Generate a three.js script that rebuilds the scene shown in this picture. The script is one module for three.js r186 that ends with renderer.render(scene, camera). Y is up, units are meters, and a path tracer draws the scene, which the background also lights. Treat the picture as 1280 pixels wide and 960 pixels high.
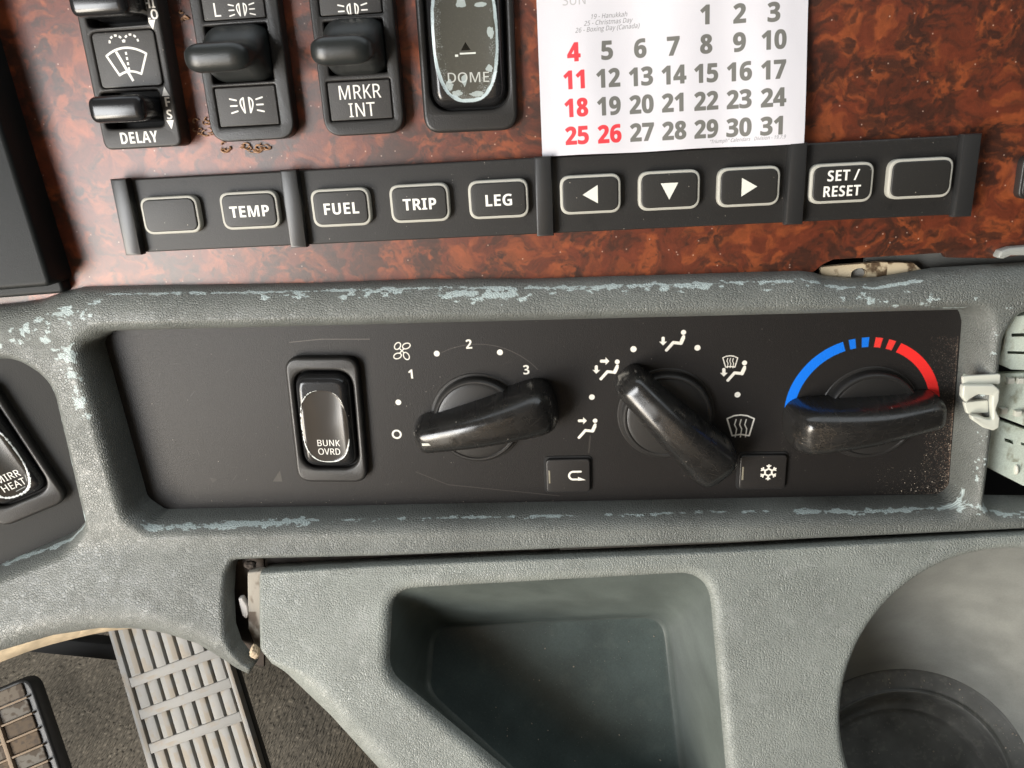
import * as THREE from 'three';
import { mergeGeometries, toCreasedNormals } from 'three/addons/utils/BufferGeometryUtils.js';
import { RectAreaLightUniformsLib } from 'three/addons/lights/RectAreaLightUniformsLib.js';

// ---------------------------------------------------------------- camera, lamps, exposure
// The dashboard is laid out in millimetres in its own axes: x right, y up along the dash, z out of it.
// The dash leans back by 20 degrees; PLACE carries it into the world (metres, y up).
const scene = new THREE.Scene();
const LEAN = -20 * Math.PI / 180, MM = 0.001;
const TURN = new THREE.Quaternion().setFromAxisAngle(new THREE.Vector3(1, 0, 0), LEAN);
const PLACE = new THREE.Matrix4().compose(new THREE.Vector3(0, 1.05, 0), TURN, new THREE.Vector3(MM, MM, MM));
const EYE = new THREE.Vector3(16.683, 81.115, 245);
const RIGHT = new THREE.Vector3(0.997347, -0.052359, -0.050579), UP = new THREE.Vector3(0.033738, 0.948095, -0.316193), BACK = new THREE.Vector3(0.06451, 0.313647, 0.947346);
const FOCAL = 963;                                                  // of a picture 960 high
const camera = new THREE.PerspectiveCamera(2 * Math.atan(480 / FOCAL) * 180 / Math.PI, 4 / 3, 0.01, 20);
camera.position.copy(EYE).applyMatrix4(PLACE);
camera.quaternion.setFromRotationMatrix(new THREE.Matrix4().makeBasis(RIGHT, UP, BACK)).premultiply(TURN);
scene.add(camera);
scene.background = new THREE.Color(0.02, 0.021, 0.022);

const renderer = new THREE.WebGLRenderer({ antialias: true });
renderer.toneMapping = THREE.LinearToneMapping;
renderer.toneMappingExposure = 1;
renderer.shadowMap.enabled = true;
RectAreaLightUniformsLib.init();

// daylight comes through the cab's openings: the driver's window, the low door opening, the windscreen
const DAY = {
  side: { at: [-0.74, 1.22, 0.70], look: [-0.05, 1.05, 0.0], w: 0.62, h: 0.6, color: [0.98, 0.99, 1.0], power: 21 },
  low: { at: [-0.73, 0.88, 0.70], look: [-0.12, 0.78, 0.40], w: 0.5, h: 0.46, color: [1.0, 0.91, 0.78], power: 25 },
  screen: { at: [0.1, 1.66, -0.05], look: [0.05, 1.05, 0.1], w: 1.2, h: 0.4, color: [0.88, 0.95, 1.0], power: 1.1 },
};
function daylight(d) {
  const l = new THREE.RectAreaLight(new THREE.Color().setRGB(...d.color), d.power, d.w, d.h);
  l.position.set(...d.at); l.lookAt(...d.look); scene.add(l);
}
Object.values(DAY).forEach(daylight);

// ---------------------------------------------------------------- helpers
let seed = 7;
const rnd = () => { seed = (seed * 1664525 + 1013904223) >>> 0; return seed / 4294967296; };
const rr = (a, b) => a + (b - a) * rnd();
const hash = (x, y, s = 0) => { let h = (x * 374761393 + y * 668265263 + s * 974634777) | 0; h = Math.imul(h ^ (h >>> 13), 1274126177); h ^= h >>> 16; return (h >>> 0) / 4294967296; };
const sm = (a, b, x) => { const t = Math.min(1, Math.max(0, (x - a) / (b - a))); return t * t * (3 - 2 * t); };
const lerp = (a, b, t) => a + (b - a) * t;
function noise(x, y, s = 0, per = 0) {
  const xi = Math.floor(x), yi = Math.floor(y), fx = x - xi, fy = y - yi, u = fx * fx * (3 - 2 * fx), v = fy * fy * (3 - 2 * fy);
  const w = (i, j) => per ? hash(((i % per) + per) % per, ((j % per) + per) % per, s) : hash(i, j, s);
  return lerp(lerp(w(xi, yi), w(xi + 1, yi), u), lerp(w(xi, yi + 1), w(xi + 1, yi + 1), u), v);
}
function fbm(x, y, o = 4, s = 0, per = 0) { let a = 0, g = 0.5, n = 0; for (let i = 0; i < o; i++) { a += g * noise(x, y, s + i * 17, per); n += g; g *= 0.5; x *= 2; y *= 2; per *= 2; } return a / n; }

// a point of the dash: where the view line through (x, y) of a 1280 x 960 frame meets the plane through p with normal n
function meet(x, y, p, n) {
  const d = new THREE.Vector3().addScaledVector(RIGHT, (x - 640) / FOCAL).addScaledVector(UP, -(y - 480) / FOCAL).sub(BACK);
  const t = p.clone().sub(EYE).dot(n) / d.dot(n);
  return EYE.clone().addScaledVector(d, t);
}
const ZN = new THREE.Vector3(0, 0, 1);
const at = (x, y, z = 0) => { const p = meet(x, y, new THREE.Vector3(0, 0, z), ZN); return [p.x, p.y]; };
const away = (x, y, depth) => EYE.clone().addScaledVector(RIGHT, (x - 640) / FOCAL * depth).addScaledVector(UP, -(y - 480) / FOCAL * depth).addScaledVector(BACK, -depth);

const names = {};
const numbered = n => { const k = names[n] = (names[n] ?? -1) + 1; return k ? `${n}_${String(k).padStart(3, '0')}` : n; };
function thing(name, label, category, o = [0, 0, 0], group, spin = 0) {
  const g = new THREE.Group(); g.name = numbered(name);
  g.position.set(...o).applyMatrix4(PLACE); g.quaternion.copy(TURN);
  if (spin) g.rotateZ(spin);
  g.userData = { label, category }; if (group) g.userData.group = group;
  scene.add(g); return g;
}
const scaled = new WeakSet();
function part(name, geo, mat, parent, pos, spin, label) {
  if (!scaled.has(geo)) { geo.scale(MM, MM, MM); scaled.add(geo); }
  const m = new THREE.Mesh(geo, mat); m.name = name; m.castShadow = m.receiveShadow = true;
  if (pos) m.position.set(pos[0] * MM, pos[1] * MM, pos[2] * MM);
  if (spin) m.rotation.z = spin;
  if (label) m.userData.label = label;
  parent.add(m); return m;
}
// texture coordinates in millimetres, laid flat from the front and let down the sides
function uvmm(g, top) {
  const p = g.attributes.position, n = g.attributes.normal, uv = new Float32Array(p.count * 2); g.computeBoundingBox(); const zt = g.boundingBox.max.z;
  for (let i = 0; i < p.count; i++) { const z = p.getZ(i) - (typeof top === 'function' ? top(p.getY(i)) : zt); uv[2 * i] = p.getX(i) - n.getX(i) * z; uv[2 * i + 1] = p.getY(i) - n.getY(i) * z; }
  g.setAttribute('uv', new THREE.BufferAttribute(uv, 2)); return g;
}
function flatUV(g) { const p = g.attributes.position, uv = new Float32Array(p.count * 2); for (let i = 0; i < p.count; i++) { uv[2 * i] = p.getX(i); uv[2 * i + 1] = p.getY(i); } g.setAttribute('uv', new THREE.BufferAttribute(uv, 2)); return g; }
function roundPoly(pts, r, k = 7, m = 1) {
  const out = [], n = pts.length;
  for (let i = 0; i < n; i++) {
    const a = pts[(i + n - 1) % n], b = pts[i], c = pts[(i + 1) % n], R = Array.isArray(r) ? r[i] : r;
    const l1 = Math.hypot(a[0] - b[0], a[1] - b[1]), l2 = Math.hypot(c[0] - b[0], c[1] - b[1]);
    const u = [(a[0] - b[0]) / l1, (a[1] - b[1]) / l1], v = [(c[0] - b[0]) / l2, (c[1] - b[1]) / l2];
    const half = Math.acos(Math.max(-1, Math.min(1, u[0] * v[0] + u[1] * v[1]))) / 2;
    const t = Math.min(R / Math.tan(half), l1 * 0.49, l2 * 0.49);
    const p0 = [b[0] + u[0] * t, b[1] + u[1] * t], p1 = [b[0] + v[0] * t, b[1] + v[1] * t];
    for (let j = 0; j <= k; j++) { const s = j / k, q = 1 - s; out.push([q * q * p0[0] + 2 * q * s * b[0] + s * s * p1[0], q * q * p0[1] + 2 * q * s * b[1] + s * s * p1[1]]); }
    if (m > 1) {
      const d = pts[(i + 2) % n], l3 = Math.hypot(d[0] - c[0], d[1] - c[1]), R2 = Array.isArray(r) ? r[(i + 1) % n] : r;
      const w = [(d[0] - c[0]) / l3, (d[1] - c[1]) / l3], h2 = Math.acos(Math.max(-1, Math.min(1, -(v[0] * w[0] + v[1] * w[1])))) / 2, t2 = Math.min(R2 / Math.tan(h2), l2 * 0.49, l3 * 0.49);
      const e = [c[0] - v[0] * t2, c[1] - v[1] * t2];
      for (let j = 1; j < m; j++) out.push([lerp(p1[0], e[0], j / m), lerp(p1[1], e[1], j / m)]);
    }
  }
  return out;
}
const shapeOf = (pts, holes = []) => { const s = new THREE.Shape(pts.map(p => new THREE.Vector2(...p))); holes.forEach(h => s.holes.push(new THREE.Path(h.map(p => new THREE.Vector2(...p))))); return s; };
const box4 = (x0, y0, x1, y1) => [[x0, y0], [x1, y0], [x1, y1], [x0, y1]];
const rrect = (w, h, r, k = 6) => roundPoly(box4(-w / 2, -h / 2, w / 2, h / 2), r, k);
// a slab from z = 0 to z = h with rounded upper edges
function slab(pts, h, bev = 0.6, holes = [], seg = 3) {
  const g = new THREE.ExtrudeGeometry(shapeOf(pts, holes), { depth: h - bev, bevelEnabled: bev > 0, bevelSize: bev, bevelThickness: bev, bevelOffset: -bev, bevelSegments: seg, curveSegments: 8 });
  return uvmm(toCreasedNormals(g, 0.7));
}
const boxGeo = (w, h, d, bev = 0.5) => slab(box4(-w / 2, -h / 2, w / 2, h / 2), d, Math.min(bev, d * 0.45, w * 0.3, h * 0.3), [], 2);
// distance to outlines: the first is the outer edge, the others are openings
function field(lines) {
  const segs = lines.map(l => l.map((a, i) => { const b = l[(i + 1) % l.length]; return [a[0], a[1], b[0] - a[0], b[1] - a[1]]; }));
  return (x, y) => {
    const each = []; let best = 1e9, cx = 0, cy = 0, inside = true;
    segs.forEach((ss, k) => {
      let m = 1e9, px = 0, py = 0, odd = false;
      for (const [ax, ay, dx, dy] of ss) {
        let t = ((x - ax) * dx + (y - ay) * dy) / (dx * dx + dy * dy + 1e-12); t = t < 0 ? 0 : t > 1 ? 1 : t;
        const qx = ax + t * dx, qy = ay + t * dy, e = (x - qx) * (x - qx) + (y - qy) * (y - qy);
        if (e < m) { m = e; px = qx; py = qy; }
        if ((ay > y) !== (ay + dy > y) && x < ax + (y - ay) / dy * dx) odd = !odd;
      }
      m = Math.sqrt(m); const s = (odd === (k === 0)) ? m : -m; each.push(s);
      if (s < 0) inside = false;
      if (m < best) { best = m; cx = px; cy = py; }
    });
    return { d: inside ? best : -best, each, cx, cy };
  };
}
// a skin over the inside of the outlines; where(x, y, each) gives its point
function skin(lines, step, where, uv = uvmm) {
  const f = field(lines), xs = lines[0].map(p => p[0]), ys = lines[0].map(p => p[1]);
  const x0 = Math.min(...xs) - step, y0 = Math.min(...ys) - step, nx = Math.ceil((Math.max(...xs) + 2 * step - x0) / step), ny = Math.ceil((Math.max(...ys) + 2 * step - y0) / step);
  const F = new Array((nx + 1) * (ny + 1));
  for (let j = 0; j <= ny; j++) for (let i = 0; i <= nx; i++) F[j * (nx + 1) + i] = f(x0 + i * step, y0 + j * step);
  const id = new Int32Array(F.length).fill(-1), pos = [], idx = [], flat = [];
  const vert = k => {
    if (id[k] < 0) {
      let x = x0 + (k % (nx + 1)) * step, y = y0 + Math.floor(k / (nx + 1)) * step, e = F[k].each;
      if (F[k].d <= 0) { x = F[k].cx; y = F[k].cy; e = e.map(v => Math.max(0, v)); }
      id[k] = pos.length / 3; pos.push(...where(x, y, e)); flat.push(x, y);
    }
    return id[k];
  };
  for (let j = 0; j < ny; j++) for (let i = 0; i < nx; i++) {
    const a = j * (nx + 1) + i, q = [a, a + 1, a + nx + 2, a + nx + 1];
    if (!q.some(k => F[k].d > 0)) continue;
    const [A, B, C, D] = q.map(vert); idx.push(A, B, C, A, C, D);
  }
  const g = new THREE.BufferGeometry(); g.setAttribute('position', new THREE.Float32BufferAttribute(pos, 3)); g.setIndex(idx); g.computeVertexNormals();
  if (uv === 'sheet') g.setAttribute('uv', new THREE.Float32BufferAttribute(flat, 2)); else if (uv) uv(g); return g;
}
const rise = t => { t = Math.min(1, Math.max(0, t)); return Math.sqrt(1 - (1 - t) * (1 - t)); };
// a skin through closed rows of points (Vector3 arrays of one length), with a lid over the last
function loft(rows, lid = true, open = false) {
  const n = rows[0].length, w = open ? n : n + 1, pos = [], uv = [], idx = []; let v = 0;
  rows.forEach((r, j) => {
    if (j) v += r[0].distanceTo(rows[j - 1][0]); let u = 0;
    for (let i = 0; i < w; i++) { const p = r[i % n]; if (i) u += p.distanceTo(r[i - 1]); pos.push(p.x, p.y, p.z); uv.push(u, v); }
  });
  for (let j = 0; j + 1 < rows.length; j++) for (let i = 0; i + 1 < w; i++) { const a = j * w + i; idx.push(a, a + 1, a + w + 1, a, a + w + 1, a + w); }
  if (lid) { const c = rows.at(-1).reduce((s, p) => s.add(p), new THREE.Vector3()).divideScalar(n), b = (rows.length - 1) * w, k = pos.length / 3; pos.push(c.x, c.y, c.z); uv.push(0, v + 20); for (let i = 0; i + 1 < w; i++) idx.push(b + i, b + i + 1, k); }
  const g = new THREE.BufferGeometry(); g.setAttribute('position', new THREE.Float32BufferAttribute(pos, 3)); g.setAttribute('uv', new THREE.Float32BufferAttribute(uv, 2)); g.setIndex(idx); g.computeVertexNormals();
  if (!open) { const N = g.attributes.normal; for (let j = 0; j < rows.length; j++) { const a = j * w, b = a + w - 1, q = new THREE.Vector3(N.getX(a) + N.getX(b), N.getY(a) + N.getY(b), N.getZ(a) + N.getZ(b)).normalize(); N.setXYZ(a, q.x, q.y, q.z); N.setXYZ(b, q.x, q.y, q.z); } }
  return g;
}

// ---------------------------------------------------------------- textures
function lay(t, w, h, x0 = 0, y0 = 0, srgb = false) {               // lay a texture over w x h millimetres from (x0, y0)
  t.wrapS = t.wrapT = THREE.RepeatWrapping; t.repeat.set(1 / w, 1 / h); t.offset.set(-x0 / w, -y0 / h);
  t.magFilter = THREE.LinearFilter; if (srgb) t.colorSpace = THREE.SRGBColorSpace; t.needsUpdate = true; return t;
}
function grid(n, m, fn) { const a = new Uint8Array(n * m * 4); for (let j = 0; j < m; j++) for (let i = 0; i < n; i++) { const c = fn(i, j), k = (j * n + i) * 4; if (c.length) { a[k] = c[0]; a[k + 1] = c[1]; a[k + 2] = c[2]; } else a[k] = a[k + 1] = a[k + 2] = c; a[k + 3] = 255; } return new THREE.DataTexture(a, n, m); }
// leather grain of moulded vinyl: wrinkled cells
function grainTexture(n, cells, stretch, s) {
  const pts = []; for (let j = 0; j < cells; j++) for (let i = 0; i < cells; i++) pts.push([i + 0.5 + (hash(i, j, s) - 0.5) * 0.95, j + 0.5 + (hash(i, j, s + 1) - 0.5) * 0.95, hash(i, j, s + 2)]);
  return grid(n, n, (i, j) => {
    const u0 = i / n, v0 = j / n;
    const x = u0 * cells + (fbm(u0 * 12, v0 * 12, 3, s + 5, 12) - 0.5) * 2.2, y = v0 * cells + (fbm(u0 * 12, v0 * 12, 3, s + 9, 12) - 0.5) * 2.2;
    const ci = Math.floor(x), cj = Math.floor(y); let f1 = 9, f2 = 9, hh = 0;
    for (let b = -2; b <= 2; b++) for (let a = -2; a <= 2; a++) {
      const ii = ((ci + a) % cells + cells) % cells, jj = ((cj + b) % cells + cells) % cells, p = pts[jj * cells + ii];
      const dx = (p[0] - ii + ci + a - x) * stretch, dy = p[1] - jj + cj + b - y, d = Math.sqrt(dx * dx + dy * dy);
      if (d < f1) { f2 = f1; f1 = d; hh = p[2]; } else if (d < f2) f2 = d;
    }
    const e = f2 - f1;
    const amp = 0.35 + 0.95 * fbm(u0 * 8, v0 * 8, 3, s + 21, 8);
    return 255 * Math.min(1, 0.12 + amp * (0.5 * sm(0.02, 0.4, e) + 0.32 * hh * sm(0.1, 0.4, e)) + 0.12 * noise(u0 * 128, v0 * 128, s, 128));
  });
}
const T = {};
T.grain = lay(grainTexture(1024, 44, 0.8, 3), 40, 40);
T.fine = lay(grid(512, 512, (i, j) => 255 * (0.55 * noise(i / 4, j / 4, 4, 128) + 0.45 * noise(i / 2, j / 2, 8, 256))), 26, 26);
T.peel = lay(grid(512, 512, (i, j) => 255 * (0.5 * noise(i / 6, j / 6, 14, 0) + 0.5 * noise(i / 3, j / 3, 18, 0))), 40, 40);
T.rub = lay(grid(512, 512, (i, j) => { const f = fbm(i / 64, j / 64, 5, 31, 8); return 255 * (0.72 + 0.5 * (f - 0.5) + 0.06 * noise(i, j, 3)); }), 70, 70);
// burl wood
const WOOD = { x0: -185, y0: 20, w: 380, h: 150 };
T.wood = lay(grid(1900, 750, (i, j) => {
  const x = WOOD.x0 + i * 0.2, y = WOOD.y0 + j * 0.2;
  const wx = fbm(x / 9, y / 9, 5, 41) - 0.5, wy = fbm(x / 9, y / 9, 5, 53) - 0.5;
  const X = x + wx * 13, Y = y + wy * 11;
  const big = fbm(X / 11, Y / 9, 5, 61), mid = fbm(X / 2.3, Y / 2.0, 5, 71), fine = fbm(X / 1.6, Y / 1.1, 3, 83), rib = Math.abs(fbm(X / 11, Y / 5, 4, 97) - 0.5) * 2;
  const grit = fbm(X / 0.9 + rib, Y / 0.7, 2, 89);
  const t = 0.50 * big + 0.52 * mid + 0.22 * fine + 0.08 * grit - 0.15;   // pale to dark
  const dark = sm(0.43, 0.68, t), spot = sm(0.56, 0.70, fbm(x / 1.4 + wx * 5, y / 1.25, 3, 113)) * sm(0.42, 0.60, big);
  const k = Math.min(1, dark * 0.86 + spot * 0.5 + 0.16 * sm(0.35, 0.0, rib) * fine);
  const hot = sm(0.42, 0.66, fbm(X / 4.4, Y / 4, 5, 131));
  const r = lerp(lerp(98, 132, hot), 56, k), g = lerp(lerp(45, 66, hot), 31, k), b = lerp(lerp(27, 35, hot), 22, k), f = 0.78 + 0.3 * fine + 0.14 * grit;
  const c = [r * f, g * f, b * f];
  const fleck = hash(i >> 1, j >> 1, 171) > 0.9985 ? 0.6 : 0, s = fleck;
  return c.map((v, q) => Math.max(0, Math.min(255, lerp(v, [205, 190, 178][q], s))));
}), WOOD.w, WOOD.h, WOOD.x0, WOOD.y0, true);

// a printed face: draw(ctx, X, Y, k) works on a canvas laid over w x h millimetres
function print(w, h, k, base, draw, x0 = -w / 2, y0 = -h / 2, dust = 1) {
  const c = document.createElement('canvas'); c.width = Math.round(w * k); c.height = Math.round(h * k);
  const g = c.getContext('2d'); g.fillStyle = base; g.fillRect(0, 0, c.width, c.height);
  const X = x => (x - x0) * k, Y = y => (y0 + h - y) * k;
  if (dust) {
    for (let i = 0; i < w * h * 1.1 * dust; i++) { g.fillStyle = `rgba(${rnd() < 0.5 ? '190,180,168' : '0,0,0'},${rr(0.03, 0.16)})`; const s = rr(0.05, 0.22) * k; g.fillRect(rnd() * c.width, rnd() * c.height, s, s); }
    for (let i = 0; i < w * h * 0.012 * dust; i++) { g.fillStyle = `rgba(215,205,190,${rr(0.25, 0.8)})`; g.beginPath(); g.arc(rnd() * c.width, rnd() * c.height, rr(0.05, 0.16) * k, 0, 7); g.fill(); }
    g.lineWidth = 0.06 * k;
    for (let i = 0; i < w * h * 0.006 * dust; i++) { g.strokeStyle = `rgba(200,190,180,${rr(0.05, 0.2)})`; const x = rnd() * c.width, y = rnd() * c.height, a = rnd() * 6.3, l = rr(1, 6) * k; g.beginPath(); g.moveTo(x, y); g.quadraticCurveTo(x + Math.cos(a) * l / 2 + rr(-4, 4), y + Math.sin(a) * l / 2, x + Math.cos(a) * l, y + Math.sin(a) * l); g.stroke(); }
  }
  draw?.(g, X, Y, k);
  return lay(new THREE.CanvasTexture(c), w, h, x0, y0, true);
}
function write(g, s, x, y, mm, k, color = '#e6e3dc', weight = 'bold', turn = 0, wide = 1, heavy = 0, font = 'sans-serif') {
  g.save(); g.translate(x, y); g.rotate(-turn); g.scale(wide, 1); g.fillStyle = color; g.font = `${weight} ${(mm * k / 0.72).toFixed(1)}px ${font}`; g.textAlign = 'center'; g.textBaseline = 'alphabetic'; g.fillText(s, 0, mm * k / 2); if (heavy) { g.strokeStyle = color; g.lineWidth = heavy * k; g.lineJoin = 'round'; g.strokeText(s, 0, mm * k / 2); } g.restore();
}

// ---------------------------------------------------------------- materials
const std = (o) => new THREE.MeshStandardMaterial(o), matt = (o, k = 0.6) => new THREE.MeshPhysicalMaterial({ ...o, specularIntensity: k });
const lin = (r, g, b) => new THREE.Color().setRGB(r, g, b);
const M = {
  wood: new THREE.MeshPhysicalMaterial({ map: T.wood, roughness: 0.42, bumpMap: T.peel, bumpScale: 0.000022, clearcoat: 0.38, clearcoatRoughness: 0.44 }),
  black: std({ color: lin(0.017, 0.017, 0.0165), roughness: 0.42, bumpMap: T.fine, bumpScale: 0.00003 }),
  bezel: matt({ color: lin(0.022, 0.021, 0.02), roughness: 0.36, bumpMap: T.fine, bumpScale: 0.00004 }, 0.8),
  gloss: std({ color: lin(0.014, 0.014, 0.015), roughness: 0.22, bumpMap: T.rub, bumpScale: 0.00002 }),
  lever: std({ color: lin(0.016, 0.018, 0.0175), roughness: 0.34, bumpMap: T.fine, bumpScale: 0.00002 }),
  knob: new THREE.MeshPhysicalMaterial({ color: lin(0.016, 0.0155, 0.015), roughness: 0.27, ior: 1.62, bumpMap: T.rub, bumpScale: 0.00004 }),
  dial: std({ color: lin(0.02, 0.019, 0.018), roughness: 0.4, bumpMap: T.fine, bumpScale: 0.00003 }),
  rim: std({ color: lin(0.42, 0.41, 0.36), roughness: 0.55, bumpMap: T.fine, bumpScale: 0.00002 }),
  hole: std({ color: lin(0.008, 0.008, 0.008), roughness: 0.8 }),
  white: std({ color: lin(0.55, 0.55, 0.48), roughness: 0.5 }),
  block: std({ map: lay(grid(256, 256, (i, j) => { const f = fbm(i / 22, j / 30, 5, 751), k = 0.7 * sm(0.56, 0.82, f), n = 0.94 + 0.1 * noise(i / 2, j / 2, 757); return [lerp(188, 126, k) * n, lerp(198, 126, k) * n, lerp(186, 108, k) * n]; }), 34, 34, 0, 0, true), roughness: 0.5, bumpMap: T.rub, bumpScale: 0.00006 }),
  steel: std({ color: lin(0.42, 0.42, 0.4), roughness: 0.5, metalness: 0.3, bumpMap: T.rub, bumpScale: 0.0002 }),
};

// ---------------------------------------------------------------- the cab around the dash (mostly outside the frame)
function struct(name, geo, mat, pos, rot) { const m = new THREE.Mesh(geo, mat); m.name = name; m.position.set(...pos); if (rot) m.rotation.set(...rot); m.castShadow = m.receiveShadow = true; m.userData = { kind: 'structure', label: name.replace(/_/g, ' ') }; scene.add(m); return m; }
const trim = std({ color: lin(0.09, 0.085, 0.08), roughness: 0.9 }), headliner = std({ color: lin(0.16, 0.155, 0.145), roughness: 0.95 });
struct('ceiling', new THREE.BoxGeometry(2.1, 0.04, 2.0), headliner, [0.25, 1.92, 0.6]);
struct('wall_back', new THREE.BoxGeometry(2.1, 1.6, 0.04), trim, [0.25, 1.12, 1.62]);
struct('wall_right', new THREE.BoxGeometry(0.04, 1.6, 2.1), trim, [1.3, 1.12, 0.58]);
struct('wall_left', new THREE.BoxGeometry(0.04, 1.6, 2.1), trim, [-0.8, 1.12, 0.58]);
struct('wall_front', new THREE.BoxGeometry(2.1, 1.6, 0.04), trim, [0.25, 1.12, -0.42]);
function opening(name, label, d) {                                     // an opening to the day: its frame and its bright pane, behind the light it lets in
  const g = new THREE.Group(); g.name = name; g.userData = { label, category: 'window' };
  g.position.set(...d.at); g.lookAt(...d.look); g.translateZ(-0.012); scene.add(g);
  const pane = new THREE.Mesh(new THREE.PlaneGeometry(d.w, d.h), new THREE.MeshStandardMaterial({ color: 0x222222, emissive: new THREE.Color().setRGB(...d.color), emissiveIntensity: 0.6 })); pane.name = 'pane'; g.add(pane);
  const s = shapeOf(rrect(d.w + 0.08, d.h + 0.08, 0.05), [rrect(d.w, d.h, 0.03)]);
  const f = new THREE.Mesh(new THREE.ExtrudeGeometry(s, { depth: 0.012, bevelEnabled: false }), trim); f.name = 'frame'; f.position.z = -0.006; f.castShadow = true; g.add(f);
}
opening('door_window', 'tall window of the driver door, left of the dashboard', DAY.side);
opening('door_opening', 'low glazed opening at the foot of the driver door', DAY.low);
opening('windscreen', 'wide sloping windscreen pane above the dashboard', DAY.screen);

// the driver's seat, sunlit through the door, that the glossy faces mirror
{
  const t = new THREE.Group(); t.name = 'driver_seat'; t.userData = { label: 'tan upholstered driver seat facing the dashboard', category: 'seat' }; t.position.set(-0.08, 0.615, 0.8); scene.add(t);
  const cloth = std({ color: lin(0.62, 0.5, 0.37), roughness: 0.95 });
  const piece = (name, w, h, d, r, x, y, z, rx) => { const g = new THREE.ExtrudeGeometry(shapeOf(rrect(w - 2 * r, h - 2 * r, 0.06)), { depth: d - 2 * r, bevelEnabled: true, bevelSize: r, bevelThickness: r, bevelSegments: 4 }); g.translate(0, 0, -d / 2 + r); const m = new THREE.Mesh(toCreasedNormals(g, 0.8), cloth); m.name = name; m.position.set(x, y, z); m.rotation.x = rx; t.add(m); };
  piece('cushion', 0.56, 0.52, 0.14, 0.04, 0, 0.17, -0.06, Math.PI / 2 + 0.02); piece('backrest', 0.54, 0.7, 0.14, 0.04, 0, 0.58, 0.34, -0.2); piece('base', 0.4, 0.4, 0.1, 0.02, 0, 0.05, 0, Math.PI / 2);
}
// floor mat
{
  const n = 512, rubber = lay(grid(n, n, (i, j) => { const v = fbm(i / 40, j / 9, 4, 201, 0), w = noise(i / 11, j / 2.6, 207); return 255 * (0.3 * v + 0.7 * sm(0.35, 0.8, w)); }), 0.16, 0.16);
  const dirt = lay(grid(n, n, (i, j) => { const f = fbm(i / 64, j / 64, 5, 221, 8), s = 0.8 + 0.5 * f + 0.25 * (noise(i / 2, j / 2, 229) - 0.5); return [104 * s, 98 * s, 88 * s]; }), 0.3, 0.3, 0, 0, true);
  const g = new THREE.BoxGeometry(2.1, 0.03, 2.0); const p = g.attributes.position, uv = g.attributes.uv;
  const c = Math.cos(1.25), s = Math.sin(1.25);
  for (let i = 0; i < p.count; i++) uv.setXY(i, p.getX(i) * c - p.getZ(i) * s, p.getX(i) * s + p.getZ(i) * c);
  const mat = std({ map: dirt, roughness: 0.85, bumpMap: rubber, bumpScale: 0.0009 });
  struct('floor', g, mat, [0.25, 0.615, 0.6]);
}

// ---------------------------------------------------------------- wood panel
{
  const bottom = [[1000, 352], [1012, 344], [1030, 330], [1042, 324.5], [1100, 321], [1150, 318], [1180, 316], [1184, 322], [1240, 323], [1290, 318]].map(p => at(...p, 0));
  const t = thing('wood_panel', 'glossy red brown burl wood dash panel behind the switches and the calendar', 'dash panel');
  part('panel', slab([[-180, 26], [at(1000, 352)[0], 26], ...bottom, [185, 40], [185, 150], [-180, 150]], 3, 0.3), M.wood, t).position.z = -3 * MM;
}
// what lies behind the seams
{
  const t = thing('dash_carrier', 'dark carrier behind the dash seams', 'carrier');
  t.userData.kind = 'structure'; delete t.userData.category;
  part('back_plate', boxGeo(420, 190, 2, 0.2), M.hole, t, [0, 30, -26]);
}

// ---------------------------------------------------------------- grey vinyl pad
const slope = y => 8 + 0.4 * (Math.max(0, -(y + 50)) < 8 ? Math.max(0, -(y + 50)) ** 2 / 16 : -(y + 50) - 4);
const onPad = (x, y, dz = 0) => { let z = 8, p; for (let i = 0; i < 12; i++) { p = at(x, y, z + dz); z = slope(p[1]); } return p; };
const padTop = [[-70, 392], [0, 380], [30, 377], [56, 373], [80, 364], [94, 361], [106, 358], [180, 356], [266, 355], [400, 353], [540, 348], [660, 348], [800, 344], [1000, 338], [1015, 340], [1030, 345], [1060, 347.5], [1095, 347], [1130, 341], [1165, 335], [1280, 328], [1360, 322]].map(p => at(...p, 0));
const padSeam = [[1360, 654], [1280, 660], [1100, 668.5], [920, 677], [782, 682], [680, 686], [483, 694], [325, 697.5], [297, 699], [291, 712], [289, 745], [291, 785], [298, 806], [310, 822], [320, 830]].map(p => onPad(...p, -4));
const padArch = [[316, 833], [302, 826], [285, 815], [256, 797], [219, 785], [187, 779], [137, 778], [78, 787], [0, 810], [-80, 838]].map(p => onPad(...p, -13.4));
const hvacHole = roundPoly([[129, 424], [150, 414], [1198, 388], [1203, 402], [1187, 606], [1176, 618.5], [206, 637], [184, 622]].map((p, i) => { const q = at(...p, -4.5); if (i === 1 || i === 2) q[1] += 1.0; return q; }), [4, 6, 4, 3, 3, 4, 4, 5]);
const leftHole = roundPoly([[-66, 447], [40, 446], [78, 470], [117, 640], [96, 664], [-66, 722]].map(p => at(...p, -3)), [2, 14, 14, 5, 8, 2]);
const rightHole = roundPoly([[1256, 387], [1400, 383], [1400, 622], [1228, 620], [1219, 612], [1236, 462], [1241, 415]].map(p => at(...p, -3)), [5, 2, 2, 5, 6, 10, 6]);
const PADTEX = { x0: -230, y0: -130, w: 430, h: 180 };
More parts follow.
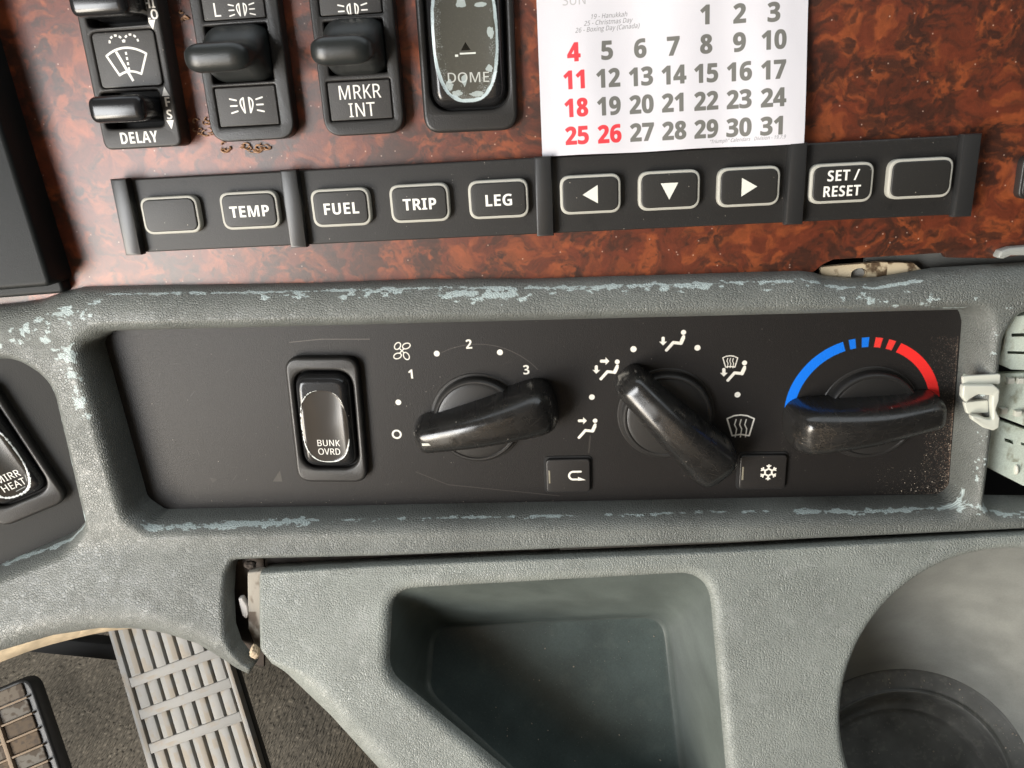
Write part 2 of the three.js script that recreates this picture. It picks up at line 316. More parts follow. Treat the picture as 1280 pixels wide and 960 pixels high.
{
  // paint worn through to a pale undercoat: ragged islands where the photograph has them
  const islands = [];
  const wear = (pts, w, dens) => { for (let i = 0; i + 1 < pts.length; i++) { const [ax, ay] = onPad(...pts[i], -3), [bx, by] = onPad(...pts[i + 1], -3); islands.push([ax, ay, bx - ax, by - ay, w, dens]); } };
  wear([[188, 652], [240, 650], [300, 646], [380, 641]], 3.4, 1.0); wear([[380, 640], [480, 637], [700, 634], [960, 626]], 1.7, 0.72); wear([[1000, 627], [1090, 628], [1170, 622]], 2.5, 1.0);
  wear([[-20, 690], [30, 676], [80, 662], [108, 640]], 2.6, 1.0);
  wear([[130, 358], [300, 356], [520, 351], [700, 351], [1000, 342]], 1.7, 0.86); wear([[330, 362], [420, 362], [545, 356]], 3.4, 0.55); wear([[545, 360], [600, 362], [650, 366]], 4.6, 0.8); wear([[640, 356], [700, 354], [960, 348]], 3.4, 0.62); wear([[830, 352], [900, 350]], 3.4, 0.8); wear([[420, 366], [440, 362]], 3.0, 0.72); wear([[1005, 340], [1040, 348], [1090, 351], [1150, 341]], 1.5, 0.95);
  wear([[10, 424], [70, 404], [125, 376]], 5.5, 0.62); wear([[60, 420], [90, 450], [104, 490], [112, 512]], 4.4, 0.66); wear([[92, 434], [100, 450]], 3.6, 0.85); wear([[100, 480], [108, 505]], 3.2, 0.85); wear([[40, 404], [90, 384]], 3.0, 0.75); wear([[1225, 385], [1240, 420], [1225, 455], [1215, 600]], 3.8, 0.5); wear([[1180, 624], [1280, 636]], 3.2, 0.72); wear([[1030, 364], [1240, 392]], 8, 0.36); wear([[104, 640], [88, 560], [66, 480]], 1.1, 0.6);
  T.pad = lay(grid(2048, 857, (i, j) => {
    const x = PADTEX.x0 + (i + 0.5) * 0.21, y = PADTEX.y0 + (j + 0.5) * 0.21;
    let m = 0;
    for (const [ax, ay, dx, dy, w, k] of islands) {
      if (x < Math.min(ax, ax + dx) - 8 || x > Math.max(ax, ax + dx) + 8 || y < Math.min(ay, ay + dy) - 8 || y > Math.max(ay, ay + dy) + 8) continue;
      let t = ((x - ax) * dx + (y - ay) * dy) / (dx * dx + dy * dy); t = t < 0 ? 0 : t > 1 ? 1 : t;
      const d = Math.hypot(x - ax - t * dx, y - ay - t * dy);
      m = Math.max(m, k * (1.25 - d / w));
    }
    const n = 0.74 * fbm(x / 2.6, y / 1.8, 5, 301) + 0.26 * fbm(x / 0.9, y / 0.7, 3, 305), chip = m > 0 ? sm(0.0, 0.06, n - (0.80 - 0.42 * m)) : 0;
    const f = 0.93 + 0.22 * (fbm(x / 18, y / 18, 4, 311) - 0.5) + 0.1 * (noise(x * 2.2, y * 2.2, 317) - 0.5), fl = hash(i, j, 331) > 0.9994 ? 0.7 : 0;
    const c = [110 * f, 113 * f, 109 * f], p = [164, 176, 175], s = Math.max(chip, fl);
    return c.map((v, q) => lerp(v, p[q] * (0.93 + 0.14 * n), s));
  }), PADTEX.w, PADTEX.h, PADTEX.x0, PADTEX.y0, true);
  T.smear = lay(grid(1024, 428, (i, j) => { const x = i * 0.42, y = j * 0.42, f = fbm(x / 24, y / 12, 5, 351), h = fbm(x / 5, y / 4, 4, 357); const v = 0.52 + 0.62 * (f - 0.5) + 0.3 * (h - 0.5); return [0, 255 * Math.min(0.9, Math.max(0.46, v + 0.06)), 0]; }), PADTEX.w, PADTEX.h, PADTEX.x0, PADTEX.y0);
  M.pad = std({ map: T.pad, roughness: 0.8, roughnessMap: T.smear, bumpMap: T.grain, bumpScale: 0.00021 });
  const outline = [...padTop, ...padSeam, ...padArch];
  const R = [6.5, 5.4, 5, 4.5], DROP = [9, 13, 14, 12];
  const ns = padTop.length, archLines = field([[...padArch, [padArch.at(-1)[0], -200], [padArch[0][0], -200]]]);
  const g = skin([outline, hvacHole, leftHole, rightHole], 0.55, (x, y, e) => {
    const top = slope(y); let z = top;
    const arch = archLines(x, y).each[0], ra = 13;
    // the rolled rim toward the footwell is rounder than the others
    const da = -arch; z = Math.min(z, top - 14 * (1 - rise(Math.max(0, da) / ra)));
    const up = y > 20;
    z = Math.min(z, top - (up ? 8.5 : 7) * (1 - rise(e[0] / (up ? 11 : 3))));
    for (let k = 1; k < 4; k++) z = Math.min(z, top - DROP[k] * (1 - rise(e[k] / R[k])));
    return [x, y, z];
  }, g2 => uvmm(g2, slope));
  const t = thing('dash_pad', 'grained grey vinyl dash surround with scuffed edges framing the climate panel', 'dash trim');
  part('vinyl_skin', g, M.pad, t);
  // turned-in lip along the footwell arch
  const lip = [[-80, 838, 20], [0, 810, 18], [40, 797, 16], [78, 787, 15], [137, 779, 10], [187, 780, 5], [219, 786, 2.5], [256, 798, 1.4], [285, 815, 1], [302, 826, 1]];
  const rowA = [], rowB = [], rowC = [];
  for (const [x, y, h] of lip) { const a = onPad(x, y, -13.4), z = slope(a[1]) - 13.6, b = at(x, y + h, z - 1); rowA.push(new THREE.Vector3(a[0], a[1], z - 0.3)); rowB.push(new THREE.Vector3(b[0], b[1], z - 1)); rowC.push(new THREE.Vector3(b[0], b[1] + 1, z - 7)); }
  const fine = r => new THREE.CatmullRomCurve3(r).getPoints(80);
  const lg = loft([fine(rowA), fine(rowB), fine(rowC)], false, true);
  const lipMap = lay(grid(256, 256, (i, j) => { const f = 0.8 + 0.4 * fbm(i / 20, j / 20, 4, 341); return [172 * f, 156 * f, 130 * f]; }), 60, 60, 0, 0, true);
  part('cut_lip', lg, std({ map: lipMap, roughness: 0.8, side: THREE.DoubleSide }), t, null, 0, 'bare tan cut edge of the footwell arch');
}

// ---------------------------------------------------------------- climate control panel
const PZ = -5;
const HT = { x0: -150, y0: -54, w: 306, h: 86, k: 6.6 };
{
  const q = (x, y) => at(x, y, PZ);
  T.hvac = print(HT.w, HT.h, HT.k, '#211f1e', (g, X, Y, k) => {
    const P = (x, y) => { const a = q(x, y); return [X(a[0]), Y(a[1])]; }, W = k / 3.87;
    const ink = '#e9e5da';
    g.lineCap = 'round'; g.lineJoin = 'round';
    const line = (pts, w, close, col = ink) => { g.strokeStyle = col; g.lineWidth = w * W; g.beginPath(); pts.forEach((p, i) => g[i ? 'lineTo' : 'moveTo'](...P(...p))); if (close) g.closePath(); g.stroke(); };
    const fill = (pts, col = ink) => { g.fillStyle = col; g.beginPath(); pts.forEach((p, i) => g[i ? 'lineTo' : 'moveTo'](...P(...p))); g.fill(); };
    const dot = (x, y, r) => { const [a, b] = P(x, y); g.fillStyle = ink; g.beginPath(); g.arc(a, b, r * W, 0, 7); g.fill(); };
    const ring = (x, y, rx, ry, w, turn = 0) => { const [a, b] = P(x, y); g.strokeStyle = ink; g.lineWidth = w * W; g.beginPath(); g.ellipse(a, b, rx * W, ry * W, turn, 0, 7); g.stroke(); };
    // pale dust and scuffs: an outline of a missing sticker, a swept arc, matter gathered at the right edge
    for (let i = 0; i < 2600; i++) { const v = Math.pow(rnd(), 2.6), y = rr(420, 618), xe = 1199 - (y - 400) * 0.068; g.fillStyle = `rgba(${rnd() < 0.6 ? '214,192,170' : '150,110,90'},${rr(0.35, 0.95) * (y > 500 ? 1 : 0.6)})`; const [a, b] = P(xe - 34 * v, y); g.fillRect(a, b, rr(0.5, 1.5), rr(0.5, 1.5)); }
    for (let i = 0; i < 500; i++) { g.fillStyle = `rgba(220,200,176,${rr(0.2, 0.7)})`; const [a, b] = P(1182 - 90 * Math.pow(rnd(), 2.2), 617 - 34 * Math.pow(rnd(), 2.2)); g.fillRect(a, b, rr(0.5, 1.5), rr(0.5, 1.5)); }
    for (let i = 0; i < 900; i++) { g.fillStyle = `rgba(190,178,164,${rr(0.05, 0.3)})`; const [a, b] = P(rr(200, 1180), 634 - 14 * Math.pow(rnd(), 2)); g.fillRect(a, b, rr(0.5, 1.6), rr(0.5, 1.3)); }
    for (let i = 0; i < 160; i++) { g.fillStyle = `rgba(205,195,180,${rr(0.1, 0.55)})`; const [a, b] = P(rr(975, 1000), rr(520, 575)); g.fillRect(a, b, rr(0.5, 1.4), rr(0.5, 1.4)); }
    line([[362, 428], [400, 424], [462, 424]], 1, false, 'rgba(170,160,150,.45)'); line([[700, 620], [560, 606], [520, 590]], 0.8, false, 'rgba(170,160,150,.25)');
    { const [a, b] = P(600, 525); g.strokeStyle = 'rgba(180,170,160,.28)'; g.lineWidth = 0.9 * W; g.beginPath(); g.arc(a, b, 106 * W, -2.0, -0.7); g.stroke(); }
    fill([[350, 588], [353, 602], [341, 602]], 'rgba(178,168,156,.2)'); fill([[272, 599], [262, 597], [266, 604]], 'rgba(178,168,156,.1)'); line([[738, 545], [736, 566]], 2, false, 'rgba(176,166,154,.18)');
    for (let i = 0; i < 26; i++) { const x = rr(170, 330), y = rr(440, 600); line([[x, y], [x + rr(-14, 14), y + rr(-9, 12)]], 0.7, false, `rgba(${rnd() < 0.5 ? '120,120,118' : '30,28,28'},${rr(0.1, 0.35)})`); }
    // fan symbol
    ring(497, 432.5, 3.6, 5.2, 1.5, -0.9 + 1.57); ring(508, 432.5, 5.4, 3.6, 1.5, -0.35); ring(497, 445, 5.4, 3.6, 1.5, -0.35); ring(508, 445, 3.6, 5.2, 1.5, -0.4);
    line([[500, 436], [505, 441]], 1.5); line([[505, 436], [500, 441]], 1.5);
    dot(546, 442, 4); dot(625, 440.5, 4); dot(498, 503, 4); ring(496, 543, 5.6, 5.6, 2.6);
    const num = (s, x, y) => write(g, s, ...P(x, y), 3.25, k, ink, 'bold', 0.02, 0.95);
    num('1', 514, 467.5); num('2', 586, 430); num('3', 658, 462);
    // air-flow symbols
    const man = (x, y, s = 1) => { dot(x + 9 * s, y - 9 * s, 3.2 * s); line([[x + 9 * s, y - 4 * s], [x + 6 * s, y + 4 * s], [x - 3 * s, y + 3 * s], [x - 11 * s, y + 12 * s]], 4 * s); line([[x + 8.5 * s, y - 2 * s], [x + 6 * s, y + 3.5 * s]], 5 * s); };
    const right = (x, y, s = 1) => { fill([[x + 5 * s, y], [x, y - 5 * s], [x, y + 5 * s]]); line([[x - 5 * s, y], [x, y]], 4.4 * s); };
    const down = (x, y, s = 1) => { fill([[x, y + 5 * s], [x - 5 * s, y], [x + 5 * s, y]]); line([[x, y - 4 * s], [x, y]], 4.4 * s); };
    man(735, 535); right(729, 526, 0.95); dot(740, 496.5, 4); man(762.5, 461.5, 1.02); right(757, 451.5); down(745.5, 462.5); dot(792, 436.5, 4.2);
    man(845, 425, 1.06); down(829, 427); dot(872, 434.8, 4); man(921.5, 463, 1.04); down(905, 466);
    dot(922, 493.5, 4);
    const screen = (x, y, s) => { const c = (a, b) => [x + a * s, y + b * s]; line([c(-16, -8), c(-8, -11.5), c(0, -12.5), c(8, -11.5), c(16, -8), c(10, 12), c(0, 10.4), c(-10, 12)], 2.1 * Math.max(0.7, s), true); for (const o of [-6, 0, 6]) line([c(o + 0.6, -7), c(o - 1.2, -1), c(o + 1.2, 4), c(o - 0.4, 13.5)], 1.6 * Math.max(0.75, s)); };
    screen(926, 532, 1.06); screen(913, 452, 0.58);
    g.fillStyle = 'rgba(38,36,35,.30)'; for (let i = 0; i < 5000; i++) { const [a, b] = P(rr(480, 960), rr(405, 560)); g.fillRect(a, b, rr(0.5, 2), rr(0.5, 1.6)); }
    // temperature scale
    const c = P(1076.5, 513), r = 92.5 * W; g.lineCap = 'butt'; g.lineWidth = 13 * W;
    const arc = (a, b, col) => { g.strokeStyle = col; g.beginPath(); g.arc(c[0], c[1], r, a * Math.PI / 180, b * Math.PI / 180); g.stroke(); };
    arc(184, 252, '#1272e2'); arc(256, 261, '#1470dc'); arc(265.5, 271, '#1470dc'); arc(275.5, 281, '#e23a34'); arc(285.5, 291, '#e23a34'); arc(295, 360, '#ea2f2c');
  }, HT.x0, HT.y0, 0.55);
  M.hvac = matt({ map: T.hvac, roughness: 0.5, bumpMap: T.fine, bumpScale: 0.00005 }, 0.55);
  const t = thing('climate_panel', 'wide black climate control panel with three dials and a blue and red scale', 'control panel', [0, 0, 0]);
  part('face_plate', flatUV(slab(roundPoly([[-149, 31], [155, 25], [155, -53], [-149, -53]], 3), 4, 0.3)), M.hvac, t, [0, 0, PZ - 4]);

  const discG = (() => { const pts = [[0, 4.3], [8, 4.15], [12.4, 3.75], [13.1, 3.6], [13.5, 3.45], [13.9, 3.75], [14.4, 3.75], [14.9, 3.4], [15.2, 2.7], [15.35, 1.2], [15.4, 0.3], [16.2, 0.25], [16.5, 0]].map(p => new THREE.Vector2(...p)); const l = new THREE.LatheGeometry(pts, 72).toNonIndexed(); l.rotateX(Math.PI / 2); return uvmm(toCreasedNormals(l, 0.6)); })();
  // a grip: a tall bar, low and narrow at the pointer, high and wide at the other end
  const grip = roundPoly([[-22, -5.8], [28.5, -9.8], [28.5, 9.8], [-22, 5.8]], [5.0, 7.6, 7.6, 5.0], 10);
  const grips = [1, -1].map(side => skin([grip], 0.28, (x, y, e) => { const b = lerp(5.8, 9.8, (x + 22) / 50.5), u = Math.min(1, e[0] / b), H = 17 - 4.6 * ((x - 9) / 30) ** 2 + side * 0.14 * y + 0.5 * Math.sin(x / 7 + 1), wall = Math.pow(1 - Math.pow(1 - u, 3.3), 0.38); return [x, y, H * wall]; }, flatUV));
  const gripMap = worn => { seed = 91 + worn; return print(58, 24, 18, '#201f1e', (g, X, Y, k) => {
    for (let i = 0; i < 900; i++) { g.strokeStyle = `rgba(${rnd() < 0.6 ? '150,138,124' : '6,6,6'},${rr(0.03, 0.16)})`; g.lineWidth = rr(0.03, 0.16) * k; const x = rr(-26, 31), y = rr(-9, 9), a = rr(-0.5, 0.5) + (rnd() < 0.2 ? 1.5 : 0), l = rr(0.6, 5); g.beginPath(); g.moveTo(X(x), Y(y)); g.lineTo(X(x + l * Math.cos(a)), Y(y + l * Math.sin(a))); g.stroke(); }
    for (let i = 0; i < 500; i++) { g.fillStyle = `rgba(170,156,138,${rr(0.05, 0.3)})`; g.fillRect(X(rr(-26, 31)), Y(rr(-9, 9)), rr(0.5, 2.2), rr(0.5, 2)); }
    if (worn) for (let i = 0; i < 1500; i++) { const a = rr(0, 6.3), q = Math.sqrt(rnd()), x = 21.5 + 6 * q * Math.cos(a), y = 1 + 6.6 * q * Math.sin(a); if (fbm(x / 2, y / 2, 3, 881) < 0.43) continue; g.fillStyle = `rgba(${rnd() < 0.5 ? '150,132,108' : '104,90,74'},${rr(0.08, 0.35)})`; g.save(); g.translate(X(x), Y(y)); g.rotate(rr(0.3, 1.2)); g.fillRect(0, 0, rr(1, 14), rr(0.5, 2)); g.restore(); }
  }, -26, -12, 0.8); };
  const gripM = [0, 1].map(v => new THREE.MeshPhysicalMaterial({ map: gripMap(v), roughness: 0.48, roughnessMap: lay(grid(256, 256, (i, j) => [0, 255 * (0.30 + 0.5 * fbm(i / 32, j / 32, 5, 871, 8)), 0]), 26, 26), ior: 1.6, bumpMap: T.rub, bumpScale: 0.00005 }));
  const pointerG = boxGeo(5, 0.95, 0.5, 0.1);
  const knob = (label, x, y, deg, side = 0) => {
    const c = q(x, y);
    const d = part('knob', discG, M.dial, t, [c[0] + 0.3, c[1] + 1.1, PZ], deg * Math.PI / 180, label);
    part('grip', grips[side], gripM[side], d, [0, 0, 0.4]);
    return d;
  };
  const k1 = knob('fan speed knob', 596, 526, 12.5); knob('air direction knob', 831, 521, -47); knob('temperature knob with a worn end', 1084, 520, 186.5, 1);
  part('pointer_mark', pointerG, M.white, k1, [-15.6, -0.4, 13.3], -0.2);

  const press = (label, x0, y0, x1, y1, draw) => {
    const a = q(x0, y0), b = q(x1, y1), w = b[0] - a[0] - 1.2, h = a[1] - b[1] - 0.6, m = [(a[0] + b[0]) / 2, (a[1] + b[1]) / 2];
    const s = part('push_button', slab(rrect(w + 1.5, h + 1.5, 1.9), 0.3, 0.1), M.hole, t, [m[0], m[1], PZ], -0.01, label);
    const map = print(w, h, 18, '#242221', (g, X, Y, k) => { g.lineCap = 'round'; draw(g, X, Y, k, w, h); });
    part('cap', flatUV(slab(rrect(w, h, 1.5), 1.5, 0.4)), std({ map, roughness: 0.45, bumpMap: T.fine, bumpScale: 0.00003 }), s, [0, 0, 0.1]);
    part('lamp_strip', boxGeo(0.6, 5.0, 0.3, 0.1), std({ color: lin(0.22, 0.2, 0.15), roughness: 0.5 }), s, [-w / 2 + 1.1, -0.2, 1.45]);
  };
  press('recirculation button', 680, 572, 740, 613, (g, X, Y, k, w) => {
    g.strokeStyle = '#e9e5da'; g.lineWidth = 0.75 * k; g.beginPath(); g.moveTo(X(4.4), Y(1.6)); g.lineTo(X(1.8), Y(1.6)); g.arc(X(1.8), Y(0.1), 1.5 * k, -Math.PI / 2, Math.PI / 2, true); g.lineTo(X(4.2), Y(-1.4)); g.stroke();
    g.fillStyle = '#e9e5da'; g.beginPath(); g.moveTo(X(3.4), Y(-0.4)); g.lineTo(X(6.2), Y(-1.7)); g.lineTo(X(3.4), Y(-1.9)); g.fill();
  });
  press('snowflake button', 922, 567, 982, 609, (g, X, Y, k) => {
    g.strokeStyle = '#e9e5da'; g.lineWidth = 0.6 * k;
    for (let i = 0; i < 6; i++) { const a = i * Math.PI / 3 + 0.52, p = (r, o = 0) => [X(1.9 + r * Math.cos(a + o)), Y(r * Math.sin(a + o))]; g.lineWidth = 0.62 * k; g.beginPath(); g.moveTo(...p(1.35)); g.lineTo(...p(1.35, Math.PI / 3)); g.stroke(); g.beginPath(); g.moveTo(...p(1.5)); g.lineTo(...p(2.75)); g.stroke(); g.lineWidth = 0.5 * k; g.beginPath(); g.moveTo(...p(2.55, 0.24)); g.lineTo(...p(2.0)); g.lineTo(...p(2.55, -0.24)); g.stroke(); }
  });
}

// ---------------------------------------------------------------- rocker switches
function rocker(name, label, o, spin, size, open, face, draw, h = 6, base = '#3a3733') {
  const t = thing(name, label, 'switch', o, 'rocker switches', spin);
  delete t.userData.group;
  const [w, l] = size, [ow, ol, oy] = open;
  part('bezel', slab(rrect(w, l, 5.2, 10), 3.4, 1.1, [rrect(ow, ol, 6.2, 10).map(p => [p[0], p[1] + oy])], 4), M.bezel, t);
  part('well', slab(rrect(ow + 1, ol + 1, 6), 0.6, 0), M.hole, t, [0, oy, 0.05]);
  const rw = ow - 1.0, rl = ol - 1.0, [fw, fl, fy] = face;
  const ov = (x, y) => Math.pow(Math.pow(Math.abs(x) / (fw / 2), 2.6) + Math.pow(Math.abs(y - fy) / (fl / 2), 2.6), 1 / 2.6);
  const body = (inside) => skin([rrect(rw, rl, 5.6, 10)], 0.22, (x, y, e) => {
    const q = ov(x, y), lift = h - 1.2 * Math.pow(Math.abs(y) / (rl / 2), 2) + 0.045 * y;
    let z = lift * Math.pow(1 - Math.pow(1 - Math.min(1, e[0] / 3.6), 2.6), 0.5);
    if (q < 1) z -= 0.9 * (1 - Math.pow(q, 2)) * 0.9 + 0.18 * sm(1, 0.96, q);
    return [x, y, z];
  }, flatUV);
  const map = print(rw + 1, rl + 1, 26, '#1f1f20', (g, X, Y, k) => draw(g, X, Y, k, ov, { fw, fl, fy }), -(rw + 1) / 2, -(rl + 1) / 2, 0.6);
  part('rocker', body(), std({ map, roughness: 0.21, bumpMap: T.rub, bumpScale: 0.00003 }), t, [0, oy, 0.3]);
  return t;
}
function ovalPath(g, X, Y, f, s, jag = 0) { g.beginPath(); for (let i = 0; i <= 120; i++) { const a = i / 120 * Math.PI * 2, c = Math.cos(a), d = Math.sin(a), j = s + (jag ? jag * (fbm(i / 3 % 40, 2, 3, 401, 40) - 0.5) : 0); g[i ? 'lineTo' : 'moveTo'](X(Math.sign(c) * Math.pow(Math.abs(c), 2 / 2.6) * f.fw / 2 * j), Y(f.fy + Math.sign(d) * Math.pow(Math.abs(d), 2 / 2.6) * f.fl / 2 * j)); } }
{
  // BUNK OVRD, on the climate panel
  const a = at(408.5, 527, PZ + 3);
  rocker('rocker_switch', 'black rocker lettered BUNK OVRD at the left of the climate panel', [a[0], a[1], PZ], -0.035, [25.4, 46.5], [20.6, 36.5, 0.4], [16.4, 27, -1.4], (g, X, Y, k, ov, f) => {
    ovalPath(g, X, Y, f, 1.0); g.fillStyle = '#34312e'; g.fill();
    for (let i = 0; i < 2200; i++) { const x = rr(-8, 8), y = rr(-14, 13); if (ov(x, y) > 1) continue; g.fillStyle = `rgba(${rnd() < 0.6 ? '150,132,112' : '10,10,10'},${rr(0.05, 0.3)})`; g.fillRect(X(x), Y(y), rr(0.5, 2), rr(0.5, 2)); }
    g.strokeStyle = '#d9dcd8'; for (let i = 0; i < 150; i++) { const t = i / 150 * 6.283, low = Math.sin(t) < -0.25 || (Math.cos(t) < -0.3 && hash(i, 1, 9) > 0.3); if (!low && hash(i >> 2, 3, 7) > 0.35) continue; g.lineWidth = (low ? rr(0.15, 0.5) : 0.12) * k; const p = s => { const c = Math.cos(s), d = Math.sin(s); return [X(Math.sign(c) * Math.pow(Math.abs(c), 0.77) * f.fw / 2), Y(f.fy + Math.sign(d) * Math.pow(Math.abs(d), 0.77) * f.fl / 2)]; }; g.beginPath(); g.moveTo(...p(t)); g.lineTo(...p(t + 0.05)); g.stroke(); }
    write(g, 'BUNK', X(0.4), Y(-7.6), 2.4, k, '#e4e2dc', '', 0, 0.95); write(g, 'OVRD', X(0.4), Y(-10.9), 2.4, k, '#e4e2dc', '', 0, 0.95);
  });
}
{
  // DOME, on the wood panel; only its lower part is in the picture
  const a = at(596, 164, 3);
  rocker('rocker_switch', 'badly worn rocker lettered DOME left of the calendar', [a[0] - 1.4, a[1] + 25.2, 0], -0.01, [28.2, 50.5], [23.4, 37, -0.6], [19.0, 36, 1.6], (g, X, Y, k, ov, f) => {
    ovalPath(g, X, Y, f, 1.0); g.fillStyle = '#a9b7ba'; g.fill();
    ovalPath(g, X, Y, { ...f, fl: f.fl * 0.95, fw: f.fw * 0.91 }, 1.0, 0.05); g.fillStyle = '#4b4a44'; g.fill();
    // the black coat is rubbed away from the rim inward, in grains
    for (let i = 0; i < 9000; i++) { const t = rnd() * 6.283, q = 1 - 0.3 * Math.pow(rnd(), 2.2), c = Math.cos(t), d = Math.sin(t), x = Math.sign(c) * Math.pow(Math.abs(c), 0.77) * f.fw / 2 * q, y = f.fy + Math.sign(d) * Math.pow(Math.abs(d), 0.77) * f.fl / 2 * q; const on = fbm(x / 1.9, y / 1.9, 3, 421) + 0.9 * (q - 0.86) > 0.5; g.fillStyle = on ? `rgba(186,198,199,${rr(0.2, 0.6)})` : `rgba(70,69,63,${rr(0.05, 0.3)})`; g.fillRect(X(x), Y(y), rr(1, 5), rr(1, 5)); }
    for (let i = 0; i < 3000; i++) { const x = rr(-9, 9), y = rr(-16, 18); if (ov(x, y) > 0.9) continue; g.fillStyle = `rgba(${rnd() < 0.62 ? '168,166,154' : '16,16,14'},${rr(0.03, 0.16)})`; g.fillRect(X(x), Y(y), rr(0.5, 5), rr(0.5, 7)); }
    write(g, 'DOME', X(0.2), Y(-9.6), 2.7, k, 'rgba(205,208,202,.8)', '', -0.02, 1.2);
    g.fillStyle = '#cfd2cc'; g.fillRect(X(-1.8), Y(-3.0), 4.6 * k, 0.45 * k); g.fillRect(X(-3.2), Y(-3.4), 0.9 * k, 0.6 * k); g.fillStyle = '#14140f'; g.beginPath(); g.moveTo(X(-1.4), Y(-2.4)); g.lineTo(X(0), Y(-0.2)); g.lineTo(X(1.4), Y(-2.4)); g.fill();
    const patch = (x, y, rx, ry, s) => { g.fillStyle = 'rgba(178,190,190,.75)'; g.beginPath(); for (let i = 0; i < 40; i++) { const t = i / 40 * 6.283, j = 0.65 + 0.8 * fbm(Math.cos(t) * 2 + s, Math.sin(t) * 2, 3, 411); g[i ? 'lineTo' : 'moveTo'](X(x + rx * j * Math.cos(t)), Y(y + ry * j * Math.sin(t))); } g.fill(); };
    patch(0.5, 14, 5.5, 3.4, 1); patch(-0.6, 9.8, 1.3, 1.1, 4); patch(4.8, 9.2, 1.6, 0.6, 8); patch(7.4, 2, 0.9, 1.4, 12); patch(6.5, -7.5, 1.0, 1, 16); patch(-1.0, -10.4, 0.7, 1.4, 22); patch(-5.4, -11.5, 1.1, 1.3, 26); patch(2.5, -14.2, 2.2, 0.7, 30); patch(-3.5, -13.8, 1.4, 0.8, 34);
  }, 6.5);
}
{
  // mirror heat switch on its own plate in the left opening, turned with the dash
  const c = at(80, 628, 1), turn = 0.30;
  const ox = c[0] + (-13) * Math.cos(turn) - 25 * Math.sin(turn), oy = c[1] + (-13) * Math.sin(turn) + 25 * Math.cos(turn);
  const yaw = 0.25, plate = thing('switch_plate', 'dark recessed plate under the MIRR HEAT switch at far left', 'plate', [-132, -10, -13]);
  plate.rotateY(yaw);
  part('plate', slab(roundPoly([[-95, 40], [8, 34], [8, -56], [-95, -66]], 3), 2, 0.2), std({ color: lin(0.018, 0.018, 0.017), roughness: 0.75, bumpMap: T.fine, bumpScale: 0.00005 }), plate, [0, 0, -2]);
  const mirror = rocker('rocker_switch', 'worn rocker lettered MIRR HEAT at the far left edge', [ox, oy, -13 - Math.tan(yaw) * (ox + 132)], 0, [26, 51], [21, 39, 0.6], [16.8, 31, -1.2], (g, X, Y, k, ov, f) => {
    ovalPath(g, X, Y, f, 1.0); g.fillStyle = '#23221f'; g.fill();
    for (let i = 0; i < 900; i++) { const x = rr(-9, 9), y = rr(-17, 13); if (ov(x, y) > 0.98) continue; g.fillStyle = `rgba(${rnd() < 0.6 ? '150,146,138' : '8,8,8'},${rr(0.04, 0.2)})`; g.fillRect(X(x), Y(y), rr(0.5, 3), rr(0.5, 3)); }
    g.strokeStyle = '#d5dad9'; for (let i = 0; i < 150; i++) { const t = i / 150 * 6.283; if (Math.sin(t) > 0.6) continue; g.lineWidth = (Math.sin(t) < -0.45 ? rr(0.3, 1.1) : rr(0.2, 0.7)) * k; const p = s => { const c2 = Math.cos(s), d = Math.sin(s); return [X(Math.sign(c2) * Math.pow(Math.abs(c2), 0.77) * f.fw / 2), Y(f.fy + Math.sign(d) * Math.pow(Math.abs(d), 0.77) * f.fl / 2)]; }; g.beginPath(); g.moveTo(...p(t)); g.lineTo(...p(t + 0.05)); g.stroke(); }
    write(g, 'MIRR', X(0.6), Y(-8.8), 2.7, k, '#e4e2dc', ''); write(g, 'HEAT', X(0.6), Y(-12.4), 2.7, k, '#e4e2dc', '');
    g.strokeStyle = 'rgba(207,213,214,.6)'; g.lineWidth = 0.3 * k; for (const l of [[[5.4, -13], [6.2, -10.4]], [[-6.6, -9], [-5.8, -13.4]], [[0, -15], [3.8, -14.6]]]) { g.beginPath(); g.moveTo(X(l[0][0]), Y(l[0][1])); g.lineTo(X(l[1][0]), Y(l[1][1])); g.stroke(); }
  });
  mirror.rotateY(yaw); mirror.rotateZ(turn);
}

